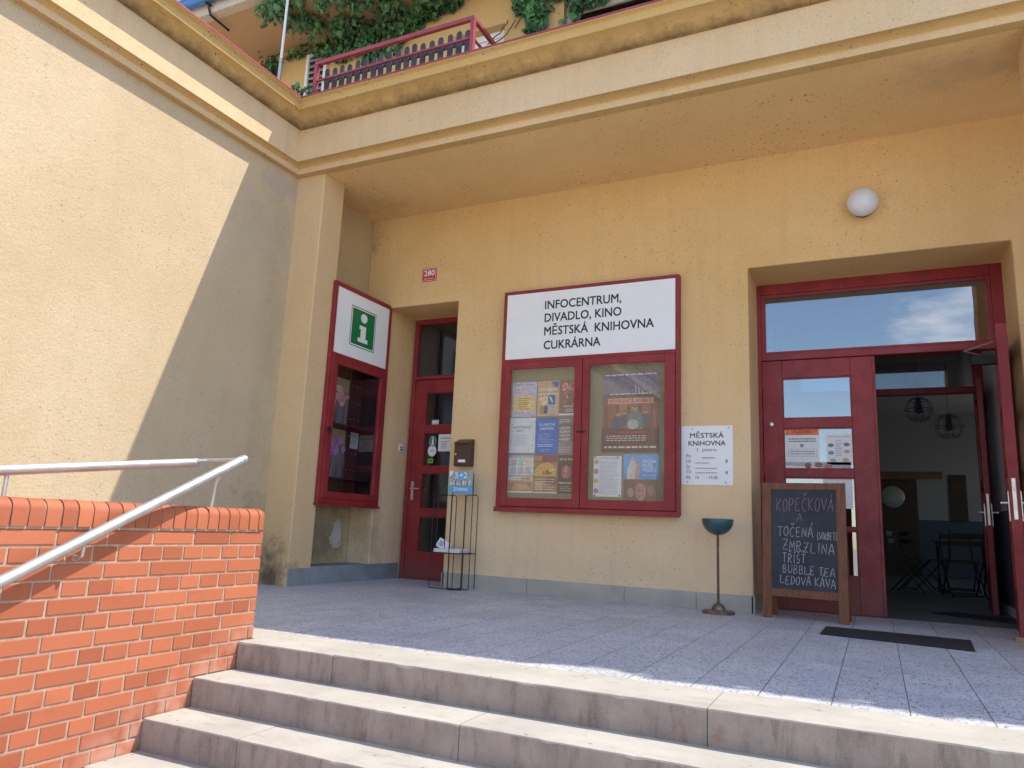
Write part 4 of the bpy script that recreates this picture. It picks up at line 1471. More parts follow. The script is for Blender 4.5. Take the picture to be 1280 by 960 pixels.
# ---- information case on the side of the loggia, facing the square
ic = thing('info_case', 'tall red display case with a white panel and green information sign', 'display case', (-5.45, 6.77, 0.84))
XF = -5.28
ya, yb, za, zb = 6.225, 7.305, 0.840, 3.297
b = MB()
b.box(-5.62, -5.322, 6.30, 6.33, za + 0.03, zb - 0.03)
b.box(-5.62, -5.322, 7.22, 7.25, za + 0.03, zb - 0.03)
b.box(-5.62, -5.322, 6.33, 7.22, za + 0.03, za + 0.06)
b.box(-5.62, -5.322, 6.33, 7.22, zb - 0.06, zb - 0.03)
b.box(-5.62, -5.60, 6.33, 7.22, za + 0.06, zb - 0.06)
b.build('case_body', 'cavity', ic)


def frame_x(mb, ya, yb, za, zb, wl, wr, wt, wb, xa, xb):
    mb.box(xa, xb, ya, ya + wl, za, zb)
    mb.box(xa, xb, yb - wr, yb, za, zb)
    mb.box(xa, xb, ya + wl, yb - wr, zb - wt, zb)
    mb.box(xa, xb, ya + wl, yb - wr, za, za + wb)


b = MB()
frame_x(b, ya, yb, za, zb, 0.045, 0.045, 0.05, 0.055, -5.325, XF)
b.box(-5.325, XF, ya + 0.045, yb - 0.045, 2.43, 2.49)
b.build('outer_frame', 'red', ic, bevel=0.004)
b = MB()
b.box(-5.335, -5.255, ya - 0.005, yb + 0.008, za - 0.022, za + 0.0)
b.build('drip_ledge', 'red', ic, bevel=0.004)
b = MB()
b.box(-5.310, -5.292, ya + 0.046, yb - 0.046, 2.491, zb - 0.051)
sp = b.build('sign_panel', 'white_panel', ic)
TX = Matrix(((0, 1, 0, -5.2915), (1, 0, 0, 0), (0, 0, 1, 0), (0, 0, 0, 1)))    # local x -> +y, outward (local -y) handled below
TX = Matrix(((0, -1, 0, -5.2915), (1, 0, 0, 0), (0, 0, 1, 0), (0, 0, 0, 1)))
b = MB()
rect(b, 6.537, 7.005, 2.635, 3.103, -0.0004, TX, 0)
rect(b, 6.548, 6.994, 2.646, 3.092, -0.0008, TX, 1)
rect(b, 6.562, 6.980, 2.660, 3.078, -0.0012, TX, 2)
rect(b, 6.576, 6.966, 2.674, 3.064, -0.0016, TX, 0)
ell(b, 6.775, 2.995, 0.062, 0.055, -0.002, TX, 1)
polyg(b, [(6.700, 2.900), (6.825, 2.900), (6.825, 2.752), (6.868, 2.752), (6.868, 2.705), (6.682, 2.705), (6.682, 2.752), (6.728, 2.752), (6.728, 2.855), (6.700, 2.855)], -0.002, TX, 1)
b.build('information_emblem', ['green_sign', 'white_panel', 'green_line'], sp)
b = MB()
frame_x(b, ya + 0.045, yb - 0.045, za + 0.055, 2.43, 0.095, 0.085, 0.065, 0.075, -5.318, -5.272)
d_ = b.build('case_door', 'red', ic, bevel=0.004)
b = MB()
b.box(-5.300, -5.296, 6.36, 7.18, 0.96, 2.37)
b.build('glass_pane', 'glass', d_)
b = MB()
b.box(-5.271, -5.258, 6.265, 6.325, 1.60, 1.65)
b.box(-5.258, -5.250, 6.285, 6.305, 1.585, 1.665)
b.build('lock_hasp', 'dark_metal', d_, bevel=0.002)
for zz in (1.135, 1.735):
    b = MB()
    b.box(-5.60, -5.36, 6.335, 7.215, zz - 0.012, zz)
    b.build('shelf', 'cavity', ic)
b = MB()
b.box(-5.600, -5.575, 6.97, 7.215, 0.91, 2.40)
for r_ in range(6):
    for q in range(3):
        b.lathe([(0, 0), (0.006, 0), (0.004, 0.012), (0, 0.014)], (0, 0, 0), 8)
        k = len(b.v)
        for e_ in range(k - 32, k):
            vx, vy, vz = b.v[e_]
            b.v[e_] = (-5.575 + vz, 7.02 + 0.075 * q + vx, 1.25 + 0.2 * r_ + vy)
        for e_ in range(len(b.mi) - 26, len(b.mi)):
            b.mi[e_] = 1
b.build('peg_board', ['cavity', 'brushed'], ic)


def flower_picture(y0, y1, z0, z1, blooms, label, seed):
    TP = Matrix(((0, -1, 0, -5.555), (1, 0, 0, 0), (0, 0, 1, 0), (0, 0, 0, 1)))
    s = Sheet(TP, y0, y1, z0, z1, (0.16, 0.15, 0.19), 0.008)
    s.rect(0, 1, 0.72, 1, (0.34, 0.25, 0.17))
    rr_ = random.Random(seed)
    for k in range(26):
        u = rr_.random() * 0.9
        s.poly([(u, 0.0), (u + 0.05, 0.0), (u + 0.08 + rr_.uniform(-0.1, 0.1), 0.5 + rr_.uniform(-0.1, 0.1))], [(0.05, 0.07, 0.08), (0.20, 0.22, 0.28), (0.30, 0.30, 0.40), (0.08, 0.10, 0.07)][k % 4])
    for k in range(16):
        s.ell(rr_.uniform(0.12, 0.88), rr_.uniform(0.46, 0.78), rr_.uniform(0.08, 0.16), rr_.uniform(0.05, 0.09), blooms[k % len(blooms)])
    s.build('flower_picture', label, 'picture', 'flower pictures in the information case')


flower_picture(6.60, 6.93, 1.74, 2.30, [(0.62, 0.30, 0.30), (0.70, 0.40, 0.36), (0.55, 0.22, 0.26)], 'picture of pink blossoms on the upper shelf of the information case', 3)
flower_picture(6.62, 6.93, 1.14, 1.70, [(0.42, 0.22, 0.45), (0.55, 0.33, 0.55), (0.30, 0.14, 0.36)], 'picture of violet blossoms on the lower shelf of the information case', 5)
TP = Matrix(((0, -1, 0, -5.574), (1, 0, 0, 0), (0, 0, 1, 0), (0, 0, 0, 1)))
s = Sheet(TP, 7.06, 7.21, 1.51, 1.70, (0.45, 0.45, 0.50))
s.lines(0.1, 0.9, 0.15, 0.85, 6, (0.28, 0.28, 0.33), 4)
s.build('info_card', 'small grey paper card pinned on the dark board in the information case', 'card')

# ---- bell push on the reveal beside the narrow door
TR = Matrix(((0, -1, 0, LX), (1, 0, 0, 0), (0, 0, 1, 0), (0, 0, 0, 1)))
s = Sheet(TR, 7.72, 7.80, 1.54, 1.64, 'white_panel', 0.012)
s.rect(0.15, 0.85, 0.12, 0.62, (0.05, 0.10, 0.30)).rect(0.25, 0.6, 0.3, 0.5, 'white_panel')
s.build('doorbell', 'small white and blue bell push beside the narrow red door', 'doorbell')

# ---- stickers and notices on the narrow door
TD = Tback(DY + 0.014 + 0.0245)
s = Sheet(TD, -4.985, -4.885, 1.90, 1.955, 'white_panel', 0.001)
s.rect(0.08, 0.92, 0.12, 0.88, (0.30, 0.31, 0.33)).ell(0.3, 0.5, 0.17, 0.3, 'white_panel').rect(0.5, 0.85, 0.3, 0.7, 'white_panel')
s.build('door_sticker', 'small white card symbol sticker on the upper pane of the narrow door', 'sticker', 'stickers on the narrow door')


def disc(T, cx, cz, rx, rz, base, name, label, cat, grp, extra):
    mb = MB()
    mats = [ink(base) if not isinstance(base, str) else M[base]]
    n = 32
    vs = [T @ Vector((cx + rx * math.cos(2 * math.pi * k / n), y, cz + rz * math.sin(2 * math.pi * k / n))) for y in (-0.001, 0) for k in range(n)]
    mb.add(vs, [tuple(range(n)), tuple(range(2 * n - 1, n - 1, -1))] + [(k, (k + 1) % n, n + (k + 1) % n, n + k) for k in range(n)], 0)
    y = -0.001
    for (fn, cc, args) in extra:
        y -= 0.0004
        mm = M[cc] if isinstance(cc, str) else ink(cc)
        if mm not in mats:
            mats.append(mm)
        fn(mb, *args, y, T, mats.index(mm))
    o = mb.build(name, mats, loc=tuple(T @ Vector((cx, 0, cz))))
    tag(o, label, cat, grp)


disc(TD, -4.955, 1.685, 0.050, 0.070, (0.40, 0.52, 0.44), 'door_sticker', 'oval dark green information sticker on the narrow door', 'sticker', 'stickers on the narrow door',
     [(ell, (0.02, 0.12, 0.075), (-4.955, 1.685, 0.044, 0.063)), (ell, 'white_panel', (-4.955, 1.722, 0.012, 0.013)), (rect, 'white_panel', (-4.967, -4.943, 1.645, 1.705)), (rect, 'white_panel', (-4.977, -4.933, 1.637, 1.648))])
disc(TD, -4.958, 1.565, 0.062, 0.070, 'white_panel', 'door_sticker', 'round white sticker on the narrow door below the green oval', 'sticker', 'stickers on the narrow door',
     [(ell, (0.58, 0.60, 0.62), (-4.958, 1.565, 0.052, 0.060)), (ell, 'white_panel', (-4.958, 1.565, 0.047, 0.055)), (rect, (0.42, 0.48, 0.56), (-4.99, -4.93, 1.555, 1.575))])
s = Sheet(TD, -5.010, -4.935, 1.412, 1.472, (0.20, 0.46, 0.06), 0.001)
s.rect(0.2, 0.8, 0.25, 0.8, (0.03, 0.10, 0.02)).poly([(0.35, 0.6), (0.65, 0.6), (0.5, 0.4)], (0.20, 0.46, 0.06))
s.build('door_sticker', 'small lime green square sticker on the narrow door', 'sticker', 'stickers on the narrow door')
s = Sheet(TD, -4.872, -4.50, 1.558, 1.772, 'paper', 0.001)
s.rect(0.08, 0.92, 0.74, 0.79, 'grey_ink').lines(0.1, 0.4, 0.15, 0.62, 5, 'grey_ink', 51, 0.4).lines(0.55, 0.9, 0.15, 0.62, 5, 'grey_ink', 52, 0.4)
s.build('paper_notice', 'white paper notice taped inside the glass of the narrow door', 'notice')

# ---- notices on the right entrance door
TG = Tback(DY + 0.012 + 0.0243)
s = Sheet(TG, -0.782, -0.470, 1.435, 1.768, 'paper', 0.001)
s.rect(0, 1, 0.80, 1, (0.72, 0.15, 0.05)).text('DJ SEVEN', 0.5, 0.86, 0.085, (0.22, 0.05, 0.03), 'CENTER', 0.52, 0.04)
s.lines(0.10, 0.92, 0.58, 0.72, 2, (0.10, 0.10, 0.14), 61, 0.45, False).rect(0.44, 0.54, 0.44, 0.53, 'grey_ink')
s.rect(0.08, 0.92, 0.16, 0.38, (0.30, 0.36, 0.52)).rect(0.09, 0.91, 0.17, 0.37, 'paper').lines(0.14, 0.88, 0.2, 0.34, 2, 'grey_ink', 62, 0.4, False)
s.build('paper_notice', 'white notice with an orange header band on the entrance door', 'notice', 'notices on the entrance door')
s = Sheet(TG, -0.405, -0.176, 1.405, 1.715, 'paper', 0.001)
s.text('Otevírací doba', 0.5, 0.88, 0.05, (0.10, 0.10, 0.13), 'CENTER', 0.8)
for u, v, cc in ((0.18, 0.62, (0.16, 0.20, 0.24)), (0.18, 0.38, (0.25, 0.28, 0.30)), (0.25, 0.14, (0.38, 0.42, 0.40)), (0.80, 0.64, (0.20, 0.20, 0.24)), (0.80, 0.42, (0.45, 0.38, 0.30)), (0.75, 0.16, (0.55, 0.38, 0.36))):
    s.ell(u, v, 0.12, 0.06, cc)
s.lines(0.36, 0.64, 0.25, 0.80, 7, (0.40, 0.44, 0.50), 65, 0.35)
s.build('paper_notice', 'white sheet with small round pictures on the entrance door', 'notice', 'notices on the entrance door')
s = Sheet(TG, -0.795, -0.190, 1.362, 1.432, (0.42, 0.40, 0.38), 0.001)
s.poly([(0, 0), (0.5, 0), (0.6, 0.2), (0, 0.55)], 'paper').ell(0.42, 0.55, 0.05, 0.35, (0.60, 0.50, 0.42)).ell(0.36, 0.5, 0.05, 0.42, (0.20, 0.10, 0.07)).ell(0.52, 0.6, 0.06, 0.36, (0.26, 0.12, 0.08)).ell(0.66, 0.45, 0.07, 0.32, (0.38, 0.20, 0.15))
s.build('paper_strip', 'narrow printed strip along the foot of the second pane of the entrance door', 'notice', 'notices on the entrance door')
s = Sheet(TG, -0.445, -0.186, 0.985, 1.272, 'paper', 0.001)
s.lines(0.1, 0.9, 0.2, 0.9, 9, (0.60, 0.63, 0.68), 71, 0.3)
s.build('paper_notice', 'plain white notice on the third pane behind the chalkboard', 'notice', 'notices on the entrance door')

# ---- letter box
mbx = thing('letter_box', 'small brown metal letter box on the stucco beside the narrow door', 'letter box', (-4.10, WY, 1.32))
b = MB()
b.prism([(WY, 1.315), (WY - 0.105, 1.315), (WY - 0.105, 1.555), (WY - 0.118, 1.560), (WY - 0.118, 1.575), (WY, 1.625)], 0, -4.205, -4.005)
b.build('box_body', 'brown_metal', mbx, bevel=0.004)
b = MB()
b.box(-4.195, -4.015, WY - 0.109, WY - 0.1052, 1.325, 1.548)
dr = b.build('box_door', 'brown_metal', mbx, bevel=0.002)
b = MB()
b.box(-4.145, -4.055, WY - 0.112, WY - 0.1092, 1.355, 1.385)
b.build('name_label', 'white_panel', dr)
b = MB()
b.lathe([(0.0, -0.008), (0.010, -0.008), (0.012, 0.0), (0.0, 0.0)], (-4.180, WY - 0.1092, 1.445), 16, axis='y', cap=False)
b.build('lock', 'brushed', dr, smooth=True)

# ---- newspaper rack
nr_ = thing('newspaper_rack', 'black wire newspaper rack with a blue ZDARMA board', 'rack', (-4.12, 7.08, 0))
b = MB()
wr = 0.0048


def U(x0, x1, y, z0, z1, rr=0.03):
    return [(x0, y, z0), (x0, y, z1 - rr), (x0 + rr * 0.3, y, z1 - rr * 0.3), (x0 + rr, y, z1), (x1 - rr, y, z1), (x1 - rr * 0.3, y, z1 - rr * 0.3), (x1, y, z1 - rr), (x1, y, z0)]


b.tube(U(-4.325, -4.04, 7.0, 0.006, 0.985), wr, 8)
b.tube(U(-4.265, -4.16, 7.0, 0.40, 0.93), wr, 8)
b.tube(U(-4.045, -3.895, 7.215, 0.006, 1.00), wr, 8)
b.tube([(-4.13, 7.06, 0.006), (-4.13, 7.06, 1.235)], wr, 8)
b.tube([(-3.905, 7.11, 0.006), (-3.905, 7.11, 1.235)], wr, 8)
b.tube([(-4.02, 7.16, 0.006), (-4.02, 7.16, 1.0)], wr, 8)
b.tube([(-4.325, 7.0, 0.006), (-4.04, 7.0, 0.006), (-4.045, 7.215, 0.006)], wr, 8)
b.tube([(-3.905, 7.11, 0.006), (-4.13, 7.06, 0.006), (-4.06, 6.93, 0.006), (-3.93, 6.99, 0.006)], wr, 8)
b.tube([(-3.93, 6.99, 0.006), (-3.93, 6.99, 0.42)], wr, 8)
b.tube([(-4.06, 6.93, 0.006), (-4.06, 6.93, 0.99), (-4.05, 6.95, 1.01)], wr, 8)
b.build('wire_frame', 'dark_metal', nr_, smooth=True)
b = MB()
b.tube([(-4.325, 7.0, 0.375), (-4.06, 6.93, 0.375), (-3.93, 6.99, 0.375), (-3.905, 7.11, 0.375), (-3.9, 7.215, 0.375), (-4.25, 7.21, 0.375), (-4.325, 7.0, 0.375)], wr, 8)
for k in range(6):
    xx = -4.28 + 0.07 * k
    b.tube([(xx, 6.96 + 0.01 * (k % 2), 0.375), (xx + 0.02, 7.21, 0.375)], 0.003, 6)
b.build('shelf', 'dark_metal', nr_, smooth=True)
TS = Matrix.Translation((0, 7.045, 0)) @ Matrix.Translation((-4.02, 0, 0)) @ Matrix.Rotation(R(8), 4, 'Z') @ Matrix.Translation((4.02, 0, 0))
s = Sheet(TS, -4.155, -3.885, 1.003, 1.245, (0.10, 0.33, 0.58), 0.012)
s.rect(0, 1, 0.36, 1, (0.34, 0.33, 0.28)).rect(0.20, 0.80, 0.66, 0.98, (0.10, 0.36, 0.62)).poly([(0, 1), (0.18, 1), (0, 0.72)], 'paper')
for k in range(14):
    rr_ = random.Random(200 + k)
    u = 0.04 + 0.065 * k
    s.poly([(u, 0.40), (u + 0.07, 0.40), (u + 0.10, 0.60 + rr_.uniform(-0.1, 0.05)), (u + 0.01, 0.58 + rr_.uniform(-0.1, 0.06))], [(0.62, 0.62, 0.60), (0.36, 0.36, 0.36), (0.52, 0.50, 0.46), (0.12, 0.13, 0.15)][k % 4])
s.text('5+2', 0.5, 0.70, 0.25, 'paper', 'CENTER', 0.52, 0.04).text('ZDARMA', 0.5, 0.12, 0.15, 'paper', 'CENTER', 0.62, 0.04)
s.build('sign_board', parent=nr_)
# newspapers lying on the shelf
b = MB()
for k in range(9):
    a = R(random.uniform(-5, 5))
    b.T = Matrix.Translation((-4.12 + random.uniform(-0.008, 0.008), 7.075, 0.3815 + 0.0042 * k)) @ Matrix.Rotation(a, 4, 'Z')
    b.box(-0.155, 0.155, -0.105, 0.105, 0, 0.0036, 0)
b.T = Matrix.Translation((-4.26, 7.07, 0.42)) @ Matrix.Rotation(R(24), 4, 'Y') @ Matrix.Rotation(R(70), 4, 'X')
b.box(-0.06, 0.10, 0.0, 0.10, 0, 0.004, 0)
b.box(-0.04, 0.02, 0.02, 0.08, 0.004, 0.0045, 1)
b.T = None
o = b.build('newspapers', [M['paper'], ink((0.35, 0.40, 0.50))], loc=(-4.12, 7.075, 0.3815), bevel=0.001)
tag(o, 'loose pile of free newspapers lying in the wire rack', 'newspapers')

# ---- ashtray stand
at_ = thing('ashtray_stand', 'blue enamel bowl on a rusty thin stem standing against the wall', 'ashtray', (-1.295, 7.0, 0))
b = MB()
b.lathe([(0.0, 0.0), (0.140, 0.0), (0.143, 0.008), (0.142, 0.020), (0.132, 0.027), (0.06, 0.034), (0.056, 0.055), (0.045, 0.076), (0.024, 0.090), (0.013, 0.094), (0.0, 0.094)], (-1.295, 7.0, 0.0), 48)
b.build('base', 'rust_base', at_, smooth=True)
b = MB()
b.tube([(-1.295, 7.0, 0.092), (-1.295, 7.0, 0.686)], 0.0115, 14)
b.build('stem', 'rust', at_, smooth=True)
b = MB()
prof = []
for k in range(13):
    a = R(90 * k / 12)
    prof.append((0.141 * math.sin(a), 0.826 - 0.143 * math.cos(a)))
inner = [(r_ * 0.965, max(h_, 0.0) + 0.004) for r_, h_ in reversed(prof)]
b.lathe(prof + inner, (-1.295, 7.0, 0.0), 48, cap=False)
b.build('bowl', 'blue_enamel', at_, smooth=True)

# ---- chalkboard A-stand
cb = thing('chalkboard_stand', 'wooden framed A-stand chalkboard with handwritten ice cream menu', 'chalkboard', (-0.57, 7.15, 0))
ang = math.atan2(0.10, 1.17)
base_l, base_r = Vector((-0.925, 7.035, 0)), Vector((-0.232, 6.985, 0))
ux = (base_r - base_l).normalized()
uy = Vector((-ux.y, ux.x, 0))
uz = Vector((0, 0, 1)) * math.cos(ang) + uy * math.sin(ang)
un = ux.cross(uz)            # out of the face, towards the viewer
TC = Matrix(((ux.x, -un.x, uz.x, base_l.x), (ux.y, -un.y, uz.y, base_l.y), (ux.z, -un.z, uz.z, base_l.z), (0, 0, 0, 1)))
BW, BH = (base_r - base_l).length, 1.178
for a, c_ in ((0.0, 0.078), (BW - 0.078, BW)):
    b = MB()
    b.T = TC
    b.box(a, c_, 0.0, 0.024, 0.0, BH)
    b.build('front_leg', 'stained_wood', cb, bevel=0.003)
for a, c_ in ((BH - 0.062, BH - 0.001), (0.185, 0.252)):
    b = MB()
    b.T = TC
    b.box(0.0782, BW - 0.0782, 0.002, 0.023, a, c_)
    b.build('cross_rail', 'stained_wood', cb, bevel=0.003)
b = MB()
b.T = TC
b.box(0.0782, BW - 0.0782, 0.008, 0.016, 0.252, BH - 0.062)
wb_ = b.build('writing_board', 'slate', cb)
uz2 = Vector((0, 0, 1)) * math.cos(0.13) - uy * math.sin(0.13)
un2 = ux.cross(uz2)
bl2 = base_l + uy * 0.285
TC2 = Matrix(((ux.x, -un2.x, uz2.x, bl2.x), (ux.y, -un2.y, uz2.y, bl2.y), (ux.z, -un2.z, uz2.z, bl2.z), (0, 0, 0, 1)))
for a, c_ in ((0.01, 0.075), (BW - 0.075, BW - 0.01)):
    b = MB()
    b.T = TC2
    b.box(a, c_, 0.0, 0.022, 0.0, 1.16)
    b.build('rear_leg', 'stained_wood', cb, bevel=0.003)
b = MB()
b.T = TC2
b.box(0.076, BW - 0.076, 0.004, 0.018, 0.20, 0.26)
b.box(0.076, BW - 0.076, 0.006, 0.014, 0.26, 1.10)
b.build('rear_board', 'stained_wood', cb)

GL = {
    'A': [[(0, 0), (.45, 1), (.55, 1), (1, 0)], [(.15, .38), (.85, .34)]],
    'Á': [[(0, 0), (.45, 1), (.55, 1), (1, 0)], [(.15, .38), (.85, .34)], [(.55, 1.15), (.75, 1.42)]],
    'B': [[(.1, 0), (.1, 1), (.6, .98), (.75, .75), (.55, .54), (.12, .52)], [(.5, .54), (.85, .38), (.8, .1), (.5, 0), (.1, 0)]],
    'C': [[(.9, .85), (.6, 1), (.25, .85), (.1, .5), (.25, .12), (.6, 0), (.9, .12)]],
    'Č': [[(.9, .85), (.6, 1), (.25, .85), (.1, .5), (.25, .12), (.6, 0), (.9, .12)], [(.3, 1.4), (.55, 1.15), (.85, 1.42)]],
    'D': [[(.1, 0), (.1, 1), (.55, .95), (.9, .6), (.85, .25), (.5, .02), (.1, 0)]],
    'E': [[(.9, 1), (.1, .98), (.1, 0), (.9, .03)], [(.1, .5), (.7, .52)]],
    'H': [[(.1, 0), (.1, 1)], [(.9, 0), (.9, 1)], [(.1, .5), (.9, .5)]],
    'I': [[(.5, 0), (.5, 1)]],
    'Í': [[(.5, 0), (.5, 1)], [(.5, 1.15), (.75, 1.42)]],
    'K': [[(.1, 0), (.1, 1)], [(.9, 1), (.12, .45), (.9, 0)]],
    'L': [[(.1, 1), (.1, 0), (.9, .03)]],
    'M': [[(0, 0), (.15, 1), (.5, .35), (.85, 1), (1, 0)]],
    'N': [[(.08, 0), (.1, 1), (.88, 0), (.9, 1)]],
    'O': [[(.5, 1), (.15, .8), (.05, .45), (.25, .05), (.6, 0), (.92, .3), (.92, .7), (.7, .97), (.45, 1)]],
    'P': [[(.1, 0), (.1, 1), (.65, .97), (.85, .75), (.6, .5), (.12, .48)]],
    'R': [[(.1, 0), (.1, 1), (.6, .98), (.75, .80), (.55, .60), (.12, .56)], [(.2, .56), (1.0, -.02)]],
    'Ř': [[(.1, 0), (.1, 1), (.65, .97), (.82, .75), (.6, .52), (.12, .48)], [(.4, .5), (.9, 0)], [(.25, 1.4), (.5, 1.15), (.8, 1.42)]],
    'S': [[(.85, .88), (.5, 1), (.18, .8), (.4, .55), (.8, .4), (.8, .12), (.45, 0), (.1, .1)]],
    'Š': [[(.85, .88), (.5, 1), (.18, .8), (.4, .55), (.8, .4), (.8, .12), (.45, 0), (.1, .1)], [(.25, 1.4), (.5, 1.15), (.8, 1.42)]],
    'T': [[(0, 1), (1, .98)], [(.5, .99), (.5, 0)]],
    'Ť': [[(0, 1), (1, .98)], [(.5, .99), (.5, 0)], [(.3, 1.4), (.55, 1.15), (.85, 1.42)]],
    'U': [[(.1, 1), (.1, .3), (.3, 0), (.7, .02), (.9, .3), (.9, 1)]],
    'V': [[(0, 1), (.5, 0), (1, 1)]],
    'Z': [[(.05, .97), (.9, 1), (.1, .02), (.95, .05)], [(.25, .5), (.75, .52)]],
    '(': [[(.7, 1.2), (.35, .7), (.35, .3), (.7, -.15)]],
    ')': [[(.3, 1.2), (.65, .7), (.65, .3), (.3, -.15)]],
}


def chalk(word, u0, u1, v0, h, m, mb, slope=0.0, seed=0, r_=0.0026):
    """hand lettering in chalk on the board: u along the board, v up it, both in metres"""
    rr_ = random.Random(seed)
    n = len(word)
    wds = [0.55 if c in 'IÍ() ' else 1.0 for c in word]
    tot = sum(wds)
    u = u0
    for c, wd in zip(word, wds):
        cw = (u1 - u0) * wd / tot
        if c != ' ':
            hj = h * rr_.uniform(0.92, 1.1)
            vj = v0 + slope * (u - u0) + rr_.uniform(-0.06, 0.06) * h
            for st in GL[c]:
                pts = []
                for (a, e_) in st:
                    pts.append((u + cw * (0.08 + 0.78 * a) + 0.10 * e_ * h * 0.5 + rr_.uniform(-1, 1) * 0.0022, vj + e_ * hj + rr_.uniform(-1, 1) * 0.0022))
                fine_ = []
                for q in range(len(pts) - 1):
                    for f in (0, 0.34, 0.67):
                        fine_.append((pts[q][0] + (pts[q + 1][0] - pts[q][0]) * f, pts[q][1] + (pts[q + 1][1] - pts[q][1]) * f))
                fine_.append(pts[-1])
                P3 = [TC @ Vector((a, 0.0075, e_)) for a, e_ in fine_]
                mb.tube(P3, [r_ * rr_.uniform(0.65, 1.2) for _ in P3], 5, m)
        u += cw


b = MB()
chalk('KOPEČKOVÁ', 0.115, 0.600, 0.925, 0.112, 1, b, 0.02, 1)
chalk('A', 0.290, 0.345, 0.835, 0.062, 1, b, 0, 2)
chalk('TOČENÁ', 0.125, 0.430, 0.705, 0.085, 0, b, -0.03, 3)
chalk('(SORBET)', 0.455, 0.618, 0.690, 0.060, 0, b, -0.02, 4, 0.0022)
chalk('ZMRZLINA', 0.165, 0.600, 0.585, 0.088, 0, b, -0.07, 5)
chalk('TŘÍŠŤ', 0.165, 0.365, 0.478, 0.075, 0, b, -0.02, 6)
chalk('BUBBLE TEA', 0.165, 0.598, 0.395, 0.068, 0, b, -0.045, 7)
chalk('LEDOVÁ KÁVA', 0.145, 0.600, 0.300, 0.070, 0, b, -0.03, 8)
b.build('chalk_writing', ['chalk_white', 'chalk_pink'], wb_)

# ---- mats
b = MB()
b.prism([(-0.405, 6.15), (0.556, 5.985), (0.590, 6.585), (-0.392, 6.66)], 2, 0.001, 0.012)
o = b.build('door_mat', 'rubber', loc=(0.08, 6.35, 0.0), bevel=0.003)
tag(o, 'long black ribbed mat lying on the tiles before the entrance', 'mat')
b = MB()
b.prism([(0.45, 8.75), (1.14, 8.25), (1.17, 8.85), (0.70, 9.05)], 2, 0.007, 0.016)
o = b.build('vestibule_mat', 'rubber', loc=(0.85, 8.7, 0.006), bevel=0.003)
tag(o, 'black mat lying inside the doorway at the foot of the inner door', 'mat')
# ---- wooden wedge under the open leaf
b = MB()
b.prism([(6.84, 0.001), (7.00, 0.001), (7.00, 0.006), (6.85, 0.034)], 0, 0.90, 0.965)
o = b.build('door_wedge', 'wedge_wood', loc=(0.93, 6.92, 0.0), bevel=0.002)
tag(o, 'bare wooden wedge on the tiles under the open red door leaf', 'door wedge')

# ================================================================== dim cafe room: furniture
ct = thing('cafe_table', 'small cafe table with a slatted wooden top in the dim room', 'table', (1.05, 12.4, 0.006))
b = MB()
for k in range(6):
    b.box(0.72, 1.40, 12.10 + 0.10 * k, 12.19 + 0.10 * k, 0.72, 0.74)
b.build('table_top', 'mid_wood', ct, bevel=0.003)
for xx in (0.78, 1.34):
    b = MB()
    b.tube([(xx, 12.15, 0.72), (xx, 12.64, 0.010)], 0.011, 8)
    b.tube([(xx, 12.64, 0.72), (xx, 12.15, 0.010)], 0.011, 8)
    b.build('leg_frame', 'dark_metal', ct, smooth=True)


def cafe_chair():
    t_ = thing('cafe_chair', '', 'chair', (0, 0, 0), 'folding chairs round the cafe table')
    b = MB()
    for k in range(5):
        b.box(-0.19, 0.19, -0.19 + 0.078 * k, -0.125 + 0.078 * k, 0.44, 0.458)
    b.build('seat', 'dark_wood', t_, bevel=0.003)
    b = MB()
    for zz in (0.66, 0.76):
        b.box(-0.18, 0.18, 0.235 + (zz - 0.66) * 0.3, 0.25 + (zz - 0.66) * 0.3, zz, zz + 0.07)
    b.build('backrest', 'dark_wood', t_, bevel=0.003)
    for sx in (-0.2, 0.2):
        b = MB()
        b.tube([(sx, -0.22, 0.0), (sx, 0.20, 0.50), (sx, 0.27, 0.86)], 0.010, 8)
        b.tube([(sx, 0.24, 0.0), (sx, -0.19, 0.45)], 0.010, 8)
        b.build('leg_frame', 'dark_metal', t_, smooth=True)
    b = MB()
    b.tube([(-0.2, -0.20, 0.03), (0.2, -0.20, 0.03)], 0.008, 8)
    b.tube([(-0.2, 0.22, 0.03), (0.2, 0.22, 0.03)], 0.008, 8)
    b.build('stretcher', 'dark_metal', t_, smooth=True)
    return t_


def copy_tree(o, parent=None):
    c = o.copy()
    COL.objects.link(c)
    c.parent = parent
    for ch in o.children:
        copy_tree(ch, c)
    return c


ch0 = cafe_chair()
spots = [(0.42, 12.10, 75, 'dark folding chair at the near left side of the cafe table'),
         (0.62, 12.75, 110, 'dark folding chair behind the left corner of the cafe table'),
         (1.02, 11.80, -170, 'dark folding chair with its back to the entrance at the cafe table'),
         (1.10, 13.10, 5, 'dark folding chair on the far side of the cafe table')]
for i, (x, y, a, lab) in enumerate(spots):
    o = ch0 if i == 0 else copy_tree(ch0)
    o.location = (x, y, 0.006)
    o.rotation_euler = (0, 0, R(a))
    o['label'] = lab


